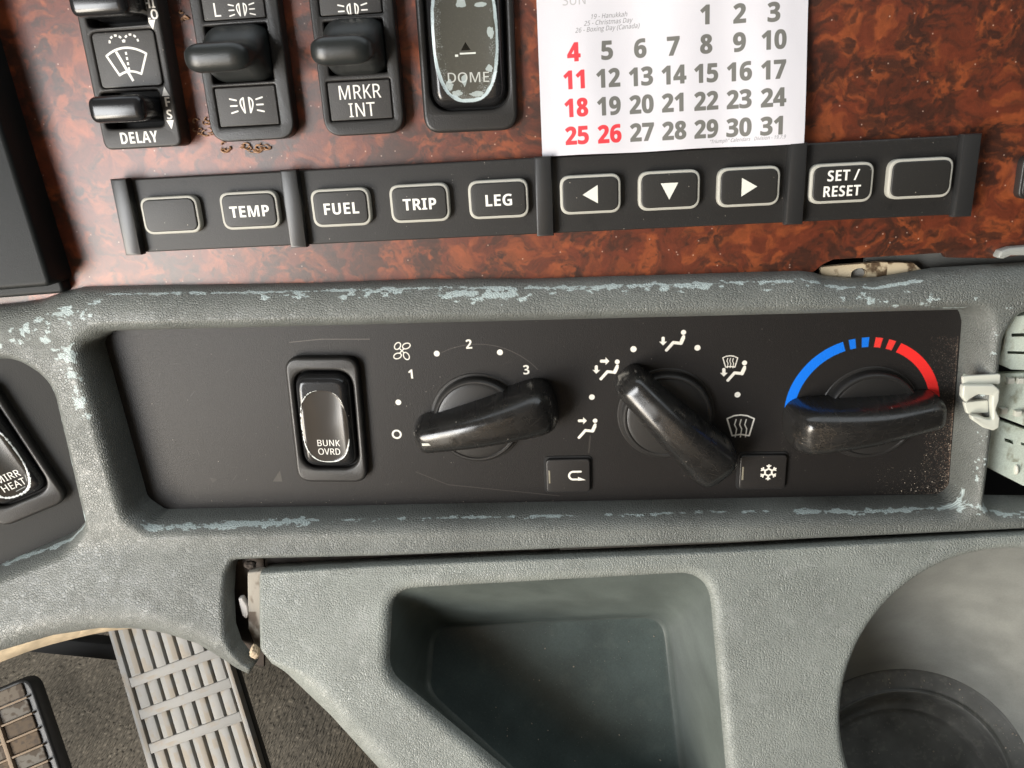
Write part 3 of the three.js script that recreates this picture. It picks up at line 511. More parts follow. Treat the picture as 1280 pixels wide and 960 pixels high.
// ---------------------------------------------------------------- toggle switches
const quad = (tl, tr, br, bl, z) => { const p = [tl, tr, br, bl].map(v => at(...v, z)); return { x0: (p[0][0] + p[3][0]) / 2, x1: (p[1][0] + p[2][0]) / 2, y1: (p[0][1] + p[1][1]) / 2, y0: (p[2][1] + p[3][1]) / 2 }; };
const leverSide = (() => { const s = new THREE.Shape(); s.moveTo(-8.2, 0); s.lineTo(8.2, 0); s.lineTo(7.6, 4); s.bezierCurveTo(6, 9, 3.3, 10, 3.1, 14); s.bezierCurveTo(3.1, 16, 3.9, 18.5, 3.8, 21); s.bezierCurveTo(3.6, 24.6, -3.6, 24.6, -3.8, 21); s.bezierCurveTo(-3.9, 18.5, -3.1, 16, -3.1, 14); s.bezierCurveTo(-3.3, 10, -6, 9, -7.6, 4); s.closePath(); return s; })();
function toggle(label, bez, plateLow, slot, plateUp, drawLow, drawUp) {
  const Z = 5, cx = (bez.x0 + bez.x1) / 2, cy = (bez.y0 + 132) / 2, w = bez.x1 - bez.x0, h = 132 - bez.y0;
  const t = thing('toggle_switch', label, 'switch', [cx, cy, 0]);
  const rel = (r, grow = 0) => roundPoly(box4(r.x0 - cx - grow, r.y0 - cy - grow, r.x1 - cx + grow, r.y1 - cy + grow), 0.5, 3);
  part('bezel', slab(rrect(w, h, 5.5, 10), Z, 0.55, [rel(plateLow, 0.18), rel(slot), rel(plateUp, 0.18)], 4), M.bezel, t);
  part('well', slab(rrect(w - 4, h - 4, 3), 0.5, 0), M.hole, t, [0, 0, 0.05]);
  for (const [r, draw] of [[plateLow, drawLow], [plateUp, drawUp]]) {
    const pw = r.x1 - r.x0, ph = r.y1 - r.y0, map = print(pw, ph, 20, '#2c2a28', draw);
    part('legend_plate', flatUV(slab(roundPoly(box4(-pw / 2, -ph / 2, pw / 2, ph / 2), 0.5, 3), 4.4, 0.3)), std({ map, roughness: 0.5, bumpMap: T.fine, bumpScale: 0.00004 }), t, [(r.x0 + r.x1) / 2 - cx, (r.y0 + r.y1) / 2 - cy, 0.5]);
  }
  const lw = slot.x1 - slot.x0 - 1.4;
  const lg = new THREE.ExtrudeGeometry(leverSide, { depth: lw - 9, bevelEnabled: true, bevelSize: 2.9, bevelThickness: 5, bevelOffset: -2.9, bevelSegments: 9, curveSegments: 14 });
  lg.translate(0, 0, -(lw - 9) / 2); lg.applyMatrix4(new THREE.Matrix4().makeBasis(new THREE.Vector3(0, 1, 0), new THREE.Vector3(0, 0, 1), new THREE.Vector3(1, 0, 0)));
  part('lever', uvmm(toCreasedNormals(lg, 0.9)), M.lever, t, [(slot.x0 + slot.x1) / 2 - cx, (slot.y0 + slot.y1) / 2 - cy + 0.4, 1]).rotation.x = 0.13;
  return t;
}
const beams = (g, X, Y, k, x, y, s) => {                             // two lamp outlines with rays
  g.strokeStyle = '#e6e3dc'; g.lineWidth = 0.5 * k * s; g.lineCap = 'round';
  for (const d of [-1, 1]) { g.beginPath(); g.moveTo(X(x + d * 0.9 * s), Y(y + 2.2 * s)); g.quadraticCurveTo(X(x + d * (0.9 - 2.2 * -1) * s), Y(y + 1.4 * s), X(x + d * 0.9 * s), Y(y - 2.2 * s)); g.moveTo(X(x + d * 0.9 * s), Y(y - 2.2 * s)); g.lineTo(X(x + d * 0.9 * s), Y(y + 2.2 * s)); g.stroke();
    for (const r of [-1, 0, 1]) { g.beginPath(); g.moveTo(X(x + d * 3.2 * s), Y(y + r * 1.6 * s)); g.lineTo(X(x + d * 5.2 * s), Y(y + r * 2.1 * s)); g.stroke(); } }
};
{
  const b1 = at(254, 108, 5), b2 = at(361, 108, 5), b3 = at(310, 176, 5);
  toggle('toggle switch with parking lamp symbols, debris around its lower corner', { x0: b1[0], x1: b2[0], y0: b3[1] },
    quad([268.3, 110.4], [344, 106], [348, 155], [274.6, 159.4], 5), quad([255.4, 33.3], [333.5, 28], [341.5, 101.5], [266, 104], 5), quad([248, -26], [326, -30], [331, 22], [254, 26], 5),
    (g, X, Y, k) => beams(g, X, Y, k, 0, 0.3, 0.95), (g, X, Y, k) => { beams(g, X, Y, k, 2.4, -3.0, 0.72); write(g, 'L', X(-5), Y(-2.6), 3.6, k, '#e6e3dc', ''); write(g, 'HDLP', X(0), Y(3), 3.0, k, '#e6e3dc', ''); });
}
{
  const b1 = at(398, 100, 5), b2 = at(500, 100, 5), b3 = at(455, 168.5, 5);
  toggle('toggle switch lettered MRKR INT left of the dome switch', { x0: b1[0], x1: b2[0], y0: b3[1] },
    quad([408.7, 102.5], [487, 99.4], [490.6, 147], [414, 152], 5), quad([403.9, 26.6], [477.3, 23.4], [484.2, 91], [411.7, 94], 5), quad([396, -32], [473, -36], [477, 15.6], [399, 20], 5),
    (g, X, Y, k) => { write(g, 'MRKR', X(0), Y(2.4), 3.9, k, '#e6e3dc', '', 0, 0.92); write(g, 'INT', X(0.2), Y(-2.6), 3.9, k, '#e6e3dc', '', 0, 0.95); },
    (g, X, Y, k) => { beams(g, X, Y, k, 0.6, -4.4, 0.8); write(g, 'MRKR', X(0), Y(2.6), 3.4, k, '#e6e3dc', ''); });
}
// wiper control
{
  const Z = 7, l = at(113, 103, Z), r = at(213.5, 103, Z), b = at(182, 185, Z), cx = (l[0] + r[0]) / 2, w = r[0] - l[0], top = 134, cy = (b[1] + top) / 2, h = top - b[1];
  const t = thing('wiper_switch', 'wiper control with washer symbol and DELAY lever near the upper left', 'switch', [cx, cy, 0]);
  const rel = (x, y, z = Z) => { const p = at(x, y, z); return [p[0] - cx, p[1] - cy]; };
  const pl = quad([114.4, 40.6], [192.5, 37.5], [203, 107], [127, 110], Z), px = (pl.x0 + pl.x1) / 2 - cx, py = (pl.y0 + pl.y1) / 2 - cy, pw = pl.x1 - pl.x0, ph = pl.y1 - pl.y0;
  const s1 = rel(165, 137), s2 = rel(143, 8), sl = (c) => roundPoly(box4(c[0] - 9.0, c[1] - 5.2, c[0] + 9.0, c[1] + 5.2), 1.5, 4);
  const map = print(w, h, 14, '#2d2b29', (g, X, Y, k) => {
    const tri = (x, y, up) => { const c = rel(x, y), s = 1.3; g.fillStyle = '#e6e3dc'; g.beginPath(); g.moveTo(X(c[0] - s * 0.9), Y(c[1] - up * s)); g.lineTo(X(c[0] + s * 0.9), Y(c[1] - up * s)); g.lineTo(X(c[0]), Y(c[1] + up * s)); g.fill(); };
    const put = (s, x, y, mm, wd = 1) => { const c = rel(x, y); write(g, s, X(c[0]), Y(c[1]), mm, k, '#e6e3dc', 'bold', 0, wd); };
    tri(190, 31, -1); tri(206, 114, 1); tri(213.5, 156, -1); put('F', 209, 127, 2.7); put('S', 211.5, 143, 2.7); put('LO', 189, 18, 2.6, 0.9); put('HI', 186, 4, 2.6, 0.9); put('DELAY', 173, 171.5, 3.3, 0.86);
  });
  part('bezel', flatUV(slab(rrect(w, h, 2.6, 8), Z, 0.7, [roundPoly(box4(px - pw / 2 - 0.22, py - ph / 2 - 0.22, px + pw / 2 + 0.22, py + ph / 2 + 0.22), 1.7, 5), sl(s1), sl(s2)], 3)), std({ map, roughness: 0.5, bumpMap: T.fine, bumpScale: 0.00004 }), t);
  part('well', slab(rrect(w - 3, h - 3, 2), 0.5, 0), M.hole, t, [0, 0, 0.05]);
  const icon = print(pw, ph, 20, '#302e2b', (g, X, Y, k) => {
    g.strokeStyle = '#ebe8e0'; g.lineWidth = 0.62 * k; g.lineJoin = 'round';
    g.beginPath(); g.moveTo(X(-6), Y(1.2)); g.quadraticCurveTo(X(0), Y(5), X(6), Y(1.2)); g.lineTo(X(3.4), Y(-4.2)); g.quadraticCurveTo(X(0), Y(-2.4), X(-3.2), Y(-4.2)); g.closePath(); g.stroke();
    g.lineWidth = 0.8 * k; g.beginPath(); g.moveTo(X(-2.9), Y(2.2)); g.lineTo(X(0.6), Y(-6)); g.stroke();
    g.setLineDash([0.8 * k, 0.6 * k]); g.lineWidth = 0.6 * k; g.beginPath(); g.moveTo(X(0), Y(2)); g.lineTo(X(0), Y(-3)); g.stroke();
    for (const d of [-1, 1]) { g.beginPath(); g.arc(X(d * 2.2), Y(4.4), 2.1 * k, Math.PI * 1.02, Math.PI * 1.98); g.stroke(); }
    g.setLineDash([]);
  });
  part('symbol_plate', flatUV(slab(roundPoly(box4(-pw / 2, -ph / 2, pw / 2, ph / 2), 1.5, 5), Z - 0.4, 0.25)), std({ map: icon, roughness: 0.5, bumpMap: T.fine, bumpScale: 0.00004 }), t, [px, py, 0.5]);
  const side = roundPoly([[-3.6, 0], [3.6, 0], [3.2, 6], [3.9, 16.5], [-3.9, 16.5], [-3.2, 6]], [0.2, 0.2, 3, 3, 3, 3], 6);
  const lg = new THREE.ExtrudeGeometry(shapeOf(side), { depth: 11.8, bevelEnabled: true, bevelSize: 2, bevelThickness: 2.2, bevelOffset: -2, bevelSegments: 5 });
  lg.translate(0, 0, -5.9); lg.applyMatrix4(new THREE.Matrix4().makeBasis(new THREE.Vector3(0, 1, 0), new THREE.Vector3(0, 0, 1), new THREE.Vector3(1, 0, 0)));
  const g2 = uvmm(toCreasedNormals(lg, 0.9));
  part('lever', g2, M.gloss, t, [s1[0] + 0.3, s1[1], 1]); part('lever', g2, M.gloss, t, [s2[0] + 0.3, s2[1], 1]);
}

// ---------------------------------------------------------------- strip of buttons
{
  const Z = 3, a = at(150, 271, Z), b = at(1213, 218, Z), y0 = (at(175, 317, Z)[1] + at(1190, 267, Z)[1]) / 2, y1 = (at(165.6, 223.4, Z)[1] + at(1195, 170, Z)[1]) / 2, cy = (y0 + y1) / 2;
  const t = thing('button_strip', 'long black strip of ten outlined push buttons under the switches', 'control panel', [0, cy, 0]);
  const w = b[0] - a[0], h = y1 - y0;
  const tex = print(w, h, 7, '#262524', (g, X, Y, k) => { for (let i = 0; i < 700; i++) { g.fillStyle = `rgba(160,158,150,${rr(0.05, 0.25)})`; const x = rr(-w / 2, w / 2); g.fillRect(X(x), Y(h / 2 - 1.6 * Math.pow(rnd(), 3)), rr(0.5, 3), rr(0.4, 1)); } for (let i = 0; i < 60; i++) { g.fillStyle = `rgba(20,20,20,${rr(0.05, 0.2)})`; g.beginPath(); g.ellipse(X(rr(-w / 2, w / 2)), Y(rr(-h / 2, h / 2)), rr(2, 14), rr(2, 8), rr(0, 3), 0, 7); g.fill(); } }, -w / 2, -h / 2, 1);
  part('base_strip', flatUV(slab(rrect(w, h, 1), Z, 0.5)), matt({ map: tex, roughness: 0.5, bumpMap: T.fine, bumpScale: 0.00003 }, 0.8), t, [(a[0] + b[0]) / 2, 0, 0]);
  const div = boxGeo(5.2, h + 0.8, 3.2, 0.7), divM = std({ color: lin(0.022, 0.022, 0.022), roughness: 0.36, bumpMap: T.rub, bumpScale: 0.00006 });
  for (const [x, y] of [[158, 272], [367, 260], [680, 248], [995, 231], [1209, 219]]) { const p = at(x, y, 5.5); part('divider', div, divM, t, [p[0], 0, Z - 0.1]); }
  const body = slab(rrect(18.3, 11.5, 3.1, 8), 2.5, 0.5), cap = flatUV(slab(rrect(16.7, 9.9, 2.5, 8), 1.0, 0.35));
  const tri = (g, X, Y, d) => { g.fillStyle = '#dcdcd2'; g.beginPath(); const p = d === 'l' ? [[-2.4, 0], [2.2, 2.7], [2.2, -2.7]] : d === 'r' ? [[2.4, 0], [-2.2, 2.7], [-2.2, -2.7]] : [[0, -2.7], [-2.6, 2.2], [2.6, 2.2]]; p.forEach((v, i) => g[i ? 'lineTo' : 'moveTo'](X(v[0]), Y(v[1]))); g.fill(); };
  const list = [[213, 269, ''], [312, 263, 'TEMP'], [426, 259.5, 'FUEL'], [524.5, 254, 'TRIP'], [623, 249, 'LEG'], [738, 243, '<'], [836.5, 238, 'v'], [936, 233.5, '>'], [1052, 229, 'SET /|RESET'], [1150.5, 223, '']];
  for (const [x, y, s] of list) {
    const p = at(x, y, Z + 2.4), u = part('push_button', body, M.rim, t, [p[0], p[1] - cy, Z - 0.1], 0, s.length > 1 ? `button lettered ${s.replace('|', ' ')}` : s ? 'button with an arrowhead' : 'blank button');
    const map = print(16.7, 9.9, 20, '#252422', (g, X, Y, k) => {
      if (s === '<') tri(g, X, Y, 'l'); else if (s === '>') tri(g, X, Y, 'r'); else if (s === 'v') tri(g, X, Y, 'd');
      else if (s.includes('|')) { write(g, 'SET /', X(0.2), Y(2.3), 3.1, k, '#e9e7e0', 'bold', 0, 0.95); write(g, 'RESET', X(0), Y(-2.2), 3.1, k, '#e9e7e0', 'bold', 0, 0.92); }
      else if (s) write(g, s, X(0.1), Y(-0.2), 3.45, k, '#e9e7e0', 'bold', 0, 1.02);
    });
    part('cap', cap, std({ map, roughness: 0.5, bumpMap: T.fine, bumpScale: 0.00003 }), u, [0, 0, 1.9]);
  }
}

// ---------------------------------------------------------------- calendar sheet
{
  const tl = at(672, 0, 1), bl = at(678, 195, 2.5), br = at(1000, 180, 2.5), tr = at(1010.6, 0, 1);
  const x0 = bl[0], x1 = (br[0] + tr[0]) / 2, y0 = (bl[1] + br[1]) / 2, y1 = 134, w = x1 - x0, h = y1 - y0, cx = (x0 + x1) / 2, cy = (y0 + y1) / 2;
  const t = thing('calendar_sheet', 'white paper calendar page with grey and red dates taped on the wood', 'calendar', [cx, cy, 0.4]);
  const map = print(w, h, 16, '#d2d0d5', (g, X, Y, k) => {
    const P = (x, y) => { const p = at(x, y, 2); return [X(p[0] - cx), Y(p[1] - cy)]; };
    const grey = '#6c6b66', red = '#d93a42';
    g.lineJoin = 'round'; const cols = [719, 760, 801, 841.5, 882, 923, 964.5], rows = [[24, 15], [65, 50], [99.5, 87.5], [134.5, 122], [169, 157]];
    let d = 1;
    for (let r = 0; r < 5; r++) for (let c = 0; c < 7; c++) { if (!r && c < 4) continue; const y = lerp(rows[r][0], rows[r][1], c / 6), s = String(d); write(g, s, ...P(cols[c] + (2 - r) * (c - 3) * 0.35 + (r < 2 ? (c - 3) * 0.2 : 0), y), 4.9, k, c === 0 || d === 26 ? red : grey, 'bold', 0.012, s.length > 1 ? 0.96 : 1.0, 0.28); d++; }
    write(g, 'SUN', ...P(718, -1), 2.6, k, '#b0aeb0', '');
    ['19 - Hanukkah', '25 - Christmas Day', '26 - Boxing Day (Canada)'].forEach((s, i) => write(g, s, ...P(761 - i, 18.5 + i * 8), 1.25, k, '#7d7c7e', 'italic', 0.02, 0.95));
    ['WED', 'THU', 'FRI', 'SAT'].forEach((s, i) => write(g, s, ...P(841 + i * 41, -8), 2.6, k, '#b0aeb0', ''));
    write(g, '"Triumph" Calendars   Division - 19.7.9', ...P(931, 173.5), 1.0, k, '#77767a', 'italic', 0.02, 0.9);
  }, -w / 2, -h / 2, 0);
  const g = new THREE.PlaneGeometry(w, h, 90, 80), p = g.attributes.position;
  for (let i = 0; i < p.count; i++) { const x = p.getX(i), y = p.getY(i), low = sm(h / 2, -h / 2, y); p.setZ(i, 0.5 + 3.0 * low * low + 0.55 * Math.sin(x / 9.5 + y / 60) * sm(-h / 2, h / 2, y + 8) + 0.35 * Math.sin(x / 4.2 + 1) + 1.8 * sm(14, 38, x) * low + 0.5 * fbm(x / 14 + 5, y / 22, 3, 501)); if (y < -h / 2 + 0.1) p.setY(i, y + 0.12 * Math.sin(x / 6)); }
  const bk = g.clone(); bk.translate(0, 0, -0.14); const idx = bk.index; for (let i = 0; i < idx.count; i += 3) { const q = idx.getX(i); idx.setX(i, idx.getX(i + 1)); idx.setX(i + 1, q); }
  g.computeVertexNormals(); bk.computeVertexNormals();
  const paper = flatUV(mergeGeometries([g, bk]));
  part('page', paper, std({ map, roughness: 0.62, bumpMap: T.rub, bumpScale: 0.0003 }), t);
}

// ---------------------------------------------------------------- black instrument surround at the left edge
{
  const t = thing('instrument_surround', 'black instrument cluster surround cut off by the left edge', 'dash trim');
  const f = [[64, 358], [0, 156], [-48, 0], [-60, -60]].map(p => at(...p, 12)), q = [[82, 366], [50, 280], [4, 140], [-38, 10], [-52, -60]].map(p => at(...p, 4));
  const dark = matt({ color: lin(0.010, 0.0115, 0.0115), roughness: 0.5, bumpMap: T.fine, bumpScale: 0.00003 }, 0.4);
  part('flange', slab(roundPoly([[-260, q[0][1] - 4], q[0], ...q.slice(1), [-260, 170]], [1, 2, 1, 1, 1, 1, 1]), 6, 1), dark, t, [0, 0, -1.5]);
  part('hood', slab(roundPoly([[-260, f[0][1] - 4], f[0], ...f.slice(1), [-260, 170]], [1, 2.5, 1, 1, 1, 1]), 12, 1.4), dark, t, [0, 0, 0]);
}

// ---------------------------------------------------------------- lower tray with bin and cup holder
const TN = new THREE.Vector3(0, 0.371, 0.929).normalize(), T0 = new THREE.Vector3(0, -58, 11.2);
const DOWN = new THREE.Vector3(-0.12, -0.86, -0.46).normalize();
const EX = new THREE.Vector3(1, 0, 0), EY = new THREE.Vector3().crossVectors(TN, EX);
const onTray = (x, y, sink = 0) => meet(x, y, T0.clone().addScaledVector(TN, -sink), TN);
const flat2 = p => [p.clone().sub(T0).dot(EX), p.clone().sub(T0).dot(EY)];
const lift3 = (u, v) => T0.clone().addScaledVector(EX, u).addScaledVector(EY, v);
{
  const F = (x, y, s = 0) => flat2(onTray(x, y, s));
  const outer = [[1370, 656], [1280, 663], [1100, 674], [920, 684], [680, 694], [483, 702], [330, 711], [321.5, 713], [320, 722], [320, 780], [321, 812], [327, 838], [350, 860], [400, 908], [470, 985], [540, 1060], [640, 1120], [1400, 1120]].map(p => F(...p));
  const binRim = roundPoly([[489, 738], [887, 716], [918, 1060], [735, 1050], [484, 842]].map(p => F(...p)), [9, 11, 9, 10, 11], 10, 8);
  const cupRim = []; for (let i = 0; i < 140; i++) { const a = i / 140 * Math.PI * 2; cupRim.push(F(1268 + 216 * Math.cos(a), 898 + 212 * Math.sin(a))); }
  const split = F(327, 838);
  const g = skin([outer, binRim, cupRim], 0.6, (u, v, e) => {
    const p = lift3(u, v); let s = 0;
    const roll = v < F(327, 800)[1] || u < F(321, 800)[0] - 50 ? 11 : 2.2;
    const k = sm(F(0, 830)[1] + 2, F(0, 800)[1] - 6, v) ;
    const low = sm(split[1] + 8, split[1] - 4, v), R = lerp(1.6, 12, low), D = lerp(10, 16, low);
    s = D * (1 - rise(e[0] / R));
    s = Math.max(s, 3.2 * (1 - rise(e[1] / 4.2)), 2.2 * (1 - rise(e[2] / 2.6)));
    return p.addScaledVector(TN, -s).toArray();
  }, 'sheet');
  const map = lay(grid(1024, 512, (i, j) => {
    const x = -110 + i * 0.3, y = -160 + j * 0.3, f = 0.98 + 0.2 * (fbm(x / 20, y / 20, 4, 611) - 0.5) + 0.08 * (noise(x * 2, y * 2, 613) - 0.5), c = sm(0.66, 0.74, fbm(x / 7, y / 7, 4, 617)) * 0.1, fl = hash(i, j, 619) > 0.9992 ? 0.5 : 0;
    return [128, 132, 127].map((v, q) => Math.min(255, lerp(v * f, 196, Math.max(c, fl))));
  }), 307.2, 153.6, -110, -160, true);
  const t = thing('lower_tray', 'grey moulded lower tray with an open bin and a round cup holder', 'tray');
  M.tray = std({ map, roughness: 0.8, roughnessMap: T.smear, bumpMap: T.grain, bumpScale: 0.00019 });
  part('tray_skin', g, M.tray, t);
  // bin: walls from the opening to a floor set deeper
  const V = p => lift3(...p);
  const BD = 40, mouth = binRim.map(p => V(p).addScaledVector(TN, -3.1));
  const floorPts = roundPoly([[536, 782], [836, 768], [868, 1060], [730, 1050], [528, 866]].map(p => flat2(onTray(...p, BD))), [9, 9, 9, 10, 11], 10, 8);
  const foot = floorPts.map(p => lift3(...p).addScaledVector(TN, -BD)), cen = foot.reduce((s, p) => s.add(p), new THREE.Vector3()).divideScalar(foot.length);
  const mixRow = (t2, shrink = 0, sink = 0) => mouth.map((p, i) => { const q = p.clone().lerp(foot[i], t2); if (shrink) q.lerp(cen.clone(), shrink); return q.addScaledVector(TN, -sink); });
  const rows = [0, 0.08, 0.2, 0.35, 0.5, 0.65, 0.78, 0.88, 0.95].map(v => mixRow(v)); rows.push(mixRow(1, 0.004, 1.2), mixRow(1, 0.02, 2.6), mixRow(1, 0.045, 3.4), mixRow(1, 0.07, 3.6), mixRow(1, 0.3, 3.7), mixRow(1, 0.7, 3.7));
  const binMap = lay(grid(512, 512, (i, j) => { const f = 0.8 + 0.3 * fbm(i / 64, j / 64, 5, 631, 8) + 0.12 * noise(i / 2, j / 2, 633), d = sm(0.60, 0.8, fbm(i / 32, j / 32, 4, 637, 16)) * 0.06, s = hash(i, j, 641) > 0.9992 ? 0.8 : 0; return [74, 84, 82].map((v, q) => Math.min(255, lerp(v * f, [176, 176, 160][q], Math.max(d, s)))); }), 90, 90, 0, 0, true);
  const sheetUV = g2 => { const p = g2.attributes.position, a = []; for (let i = 0; i < p.count; i++) { const q = new THREE.Vector3(p.getX(i), p.getY(i), p.getZ(i)), f = flat2(q), d = q.clone().sub(T0).dot(TN); a.push(f[0] + d * 0.6, f[1] + d * 0.8); } g2.setAttribute('uv', new THREE.Float32BufferAttribute(a, 2)); return g2; };
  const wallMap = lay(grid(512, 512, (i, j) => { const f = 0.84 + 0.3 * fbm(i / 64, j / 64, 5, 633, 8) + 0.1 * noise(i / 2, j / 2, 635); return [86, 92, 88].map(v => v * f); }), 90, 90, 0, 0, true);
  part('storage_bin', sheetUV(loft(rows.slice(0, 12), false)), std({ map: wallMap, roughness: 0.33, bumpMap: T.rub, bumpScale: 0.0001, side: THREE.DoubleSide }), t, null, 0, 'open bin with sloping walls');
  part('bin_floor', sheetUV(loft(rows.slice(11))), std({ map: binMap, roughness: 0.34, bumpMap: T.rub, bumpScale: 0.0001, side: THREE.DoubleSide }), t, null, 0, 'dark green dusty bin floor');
  // cup holder: a tapering bowl with a stepped bottom
  const circ = (x, y, r, sink, ry = r) => { const o = []; for (let i = 0; i < 140; i++) { const a = i / 140 * Math.PI * 2; o.push(onTray(x + r * Math.cos(a), y + ry * Math.sin(a), sink)); } return o; };
  const c0 = cupRim.map(p => V(p).addScaledVector(TN, -2.1)), c1 = circ(1127, 1008, 170, 52);
  const between = v => c0.map((p, i) => p.clone().lerp(c1[i], v));
  const cr = [0, 0.05, 0.2, 0.4, 0.6, 0.8, 0.92].map(between);
  cr.push(circ(1127.5, 1007, 171, 50.5), circ(1128, 1006, 168.5, 51.8), circ(1129, 1005, 165, 52.2), circ(1129, 1003, 142, 52.2), circ(1129, 1002, 139.5, 50.4), circ(1129.5, 1001.5, 136.5, 50.4), circ(1129.5, 1001.5, 134, 52.6), circ(1128, 1003, 129, 57), circ(1125, 1004, 124, 57.4), circ(1122, 1005, 120.5, 57.4), circ(1121, 1005.5, 119, 57.9), circ(1120, 1006, 116.5, 59), circ(1119, 1006, 113, 59.2), circ(1119, 1006, 50, 59.2));
  const cupMap = lay(grid(512, 512, (i, j) => { const f = 0.8 + 0.4 * fbm(i / 50, j / 50, 5, 651), d = sm(0.6, 0.75, fbm(i / 10, j / 10, 4, 657)) * 0.14, s = hash(i, j, 661) > 0.9993 ? 0.9 : 0; return [104, 104, 101].map((v, q) => Math.min(255, lerp(v * f, [186, 180, 168][q], Math.max(d, s)))); }), 90, 90, 0, 0, true);
  const bowlMap = lay(grid(512, 512, (i, j) => { const f = 0.86 + 0.26 * fbm(i / 64, j / 64, 5, 653, 8) + 0.06 * noise(i / 2, j / 2, 655); return [130, 131, 126].map(v => v * f); }), 90, 90, 0, 0, true);
  part('cup_holder', sheetUV(loft(cr.slice(0, 8), false)), std({ map: bowlMap, roughness: 0.36, bumpMap: T.rub, bumpScale: 0.00008, side: THREE.DoubleSide }), t, null, 0, 'round tapering cup holder');
  part('cup_insert', sheetUV(loft(cr.slice(7))), std({ map: cupMap, roughness: 0.22, bumpMap: T.rub, bumpScale: 0.00008, side: THREE.DoubleSide }), t, null, 0, 'stepped dark bottom of the cup holder');
}

// ---------------------------------------------------------------- gap at the end of the tray
{
  const t = thing('gap_bracket', 'dirty bracket with a white tab in the slot left of the tray', 'bracket');
  const z = 4, a = [[280, 690], [330, 690], [330, 834], [300, 826], [284, 800]].map(p => at(...p, z));
  const dirt = lay(grid(256, 256, (i, j) => { const f = 0.4 + 1.1 * fbm(i / 30, j / 30, 5, 701); return [50 * f, 41 * f, 34 * f]; }), 40, 40, 0, 0, true);
  const dusty = std({ map: dirt, roughness: 0.8, bumpMap: T.rub, bumpScale: 0.0003 });
  part('plate', slab(a, 1.5, 0.2), dusty, t, [0, 0, z - 1.5]);
  const paleMap = lay(grid(256, 256, (i, j) => { const f = fbm(i / 26, j / 50, 5, 707), k = sm(0.5, 0.7, f); return [lerp(142, 84, k), lerp(136, 72, k), lerp(126, 60, k)]; }), 40, 40, 0, 0, true);
  part('end_flange', slab(roundPoly([[309, 716], [328, 714], [328, 812], [318, 806], [310, 786]].map(p => at(...p, 11)), 0.8), 3, 0.5), std({ map: paleMap, roughness: 0.7 }), t, [0, 0, 8]);
  const c = at(305, 760, 11); part('tab', slab(roundPoly([[-1.2, 4.2], [0.4, 4.4], [1.6, 0.6], [1.2, -2.6], [0, -4.6], [-1.2, -3]], 0.5), 2, 0.5), std({ color: lin(0.5, 0.47, 0.44), roughness: 0.5 }), t, [c[0], c[1], 9.4], 0.05);
  const top = [[310, 694], [700, 682], [700, 702], [310, 718]].map(p => at(...p, 4));
  part('ledge', slab(top, 2, 0.2), dusty, t, [0, 0, 1.5]);
  const bl = at(313, 706, 8), bg = new THREE.IcosahedronGeometry(1.5, 2); { const q = bg.attributes.position; for (let i = 0; i < q.count; i++) { const n = 0.6 + 0.8 * fbm(q.getX(i) * 1.4 + 3, q.getY(i) * 1.4 + q.getZ(i) + 8, 3, 711); q.setXYZ(i, q.getX(i) * n * 1.4, q.getY(i) * n, q.getZ(i) * n); } bg.computeVertexNormals(); }
  part('dirt_lump', uvmm(bg), dusty, t, [bl[0], bl[1], 8]);
}
{
  const p = at(318, 816, 20), g = new THREE.IcosahedronGeometry(2.2, 3), q = g.attributes.position;
  for (let i = 0; i < q.count; i++) { const n = 0.6 + 0.8 * fbm(q.getX(i) * 1.1 + 9, q.getY(i) * 1.1 + q.getZ(i) * 0.7 + 4, 3, 721); q.setXYZ(i, q.getX(i) * n * 0.75, q.getY(i) * n * 1.25, q.getZ(i) * n * 0.8); }
  g.computeVertexNormals();
  const t = thing('foam_crumb', 'small tan foam crumb at the lower corner of the tray', 'crumb', [p[0], p[1], 19.5]);
  part('crumb', uvmm(g), std({ color: lin(0.45, 0.36, 0.25), roughness: 0.95 }), t);
}

// ---------------------------------------------------------------- things behind the right-hand opening and along the wood's lower edge
{
  const t = thing('connector_block', 'pale green connector block with two black slots, upper right edge', 'connector', [0, 0, 0], null);
  const pts = roundPoly([[1262, 396], [1360, 386], [1360, 466], [1264, 462], [1248, 455]].map(p => at(...p, 2)), [2, 1, 1, 1, 1]);
  const slotP = (a) => a.map(p => at(...p, 2));
  part('housing', slab(pts, 9, 0.25, [slotP([[1263.5, 416], [1340, 414], [1340, 420], [1263.5, 422]]), slotP([[1258.5, 438], [1340, 440], [1340, 446], [1258.5, 443]])], 2), M.block, t, [0, 0, -7]);
  part('inner_face', slab(pts.map(p => [p[0] + 0.4, p[1]]), 4, 0), M.hole, t, [0, 0, -7.6]);
  part('side_tab', slab(roundPoly([[1247, 424], [1254, 424], [1252, 440], [1244.5, 440]].map(p => at(...p, -1)), 0.8), 3, 0.5), M.white, t, [0, 0, -4]);
}
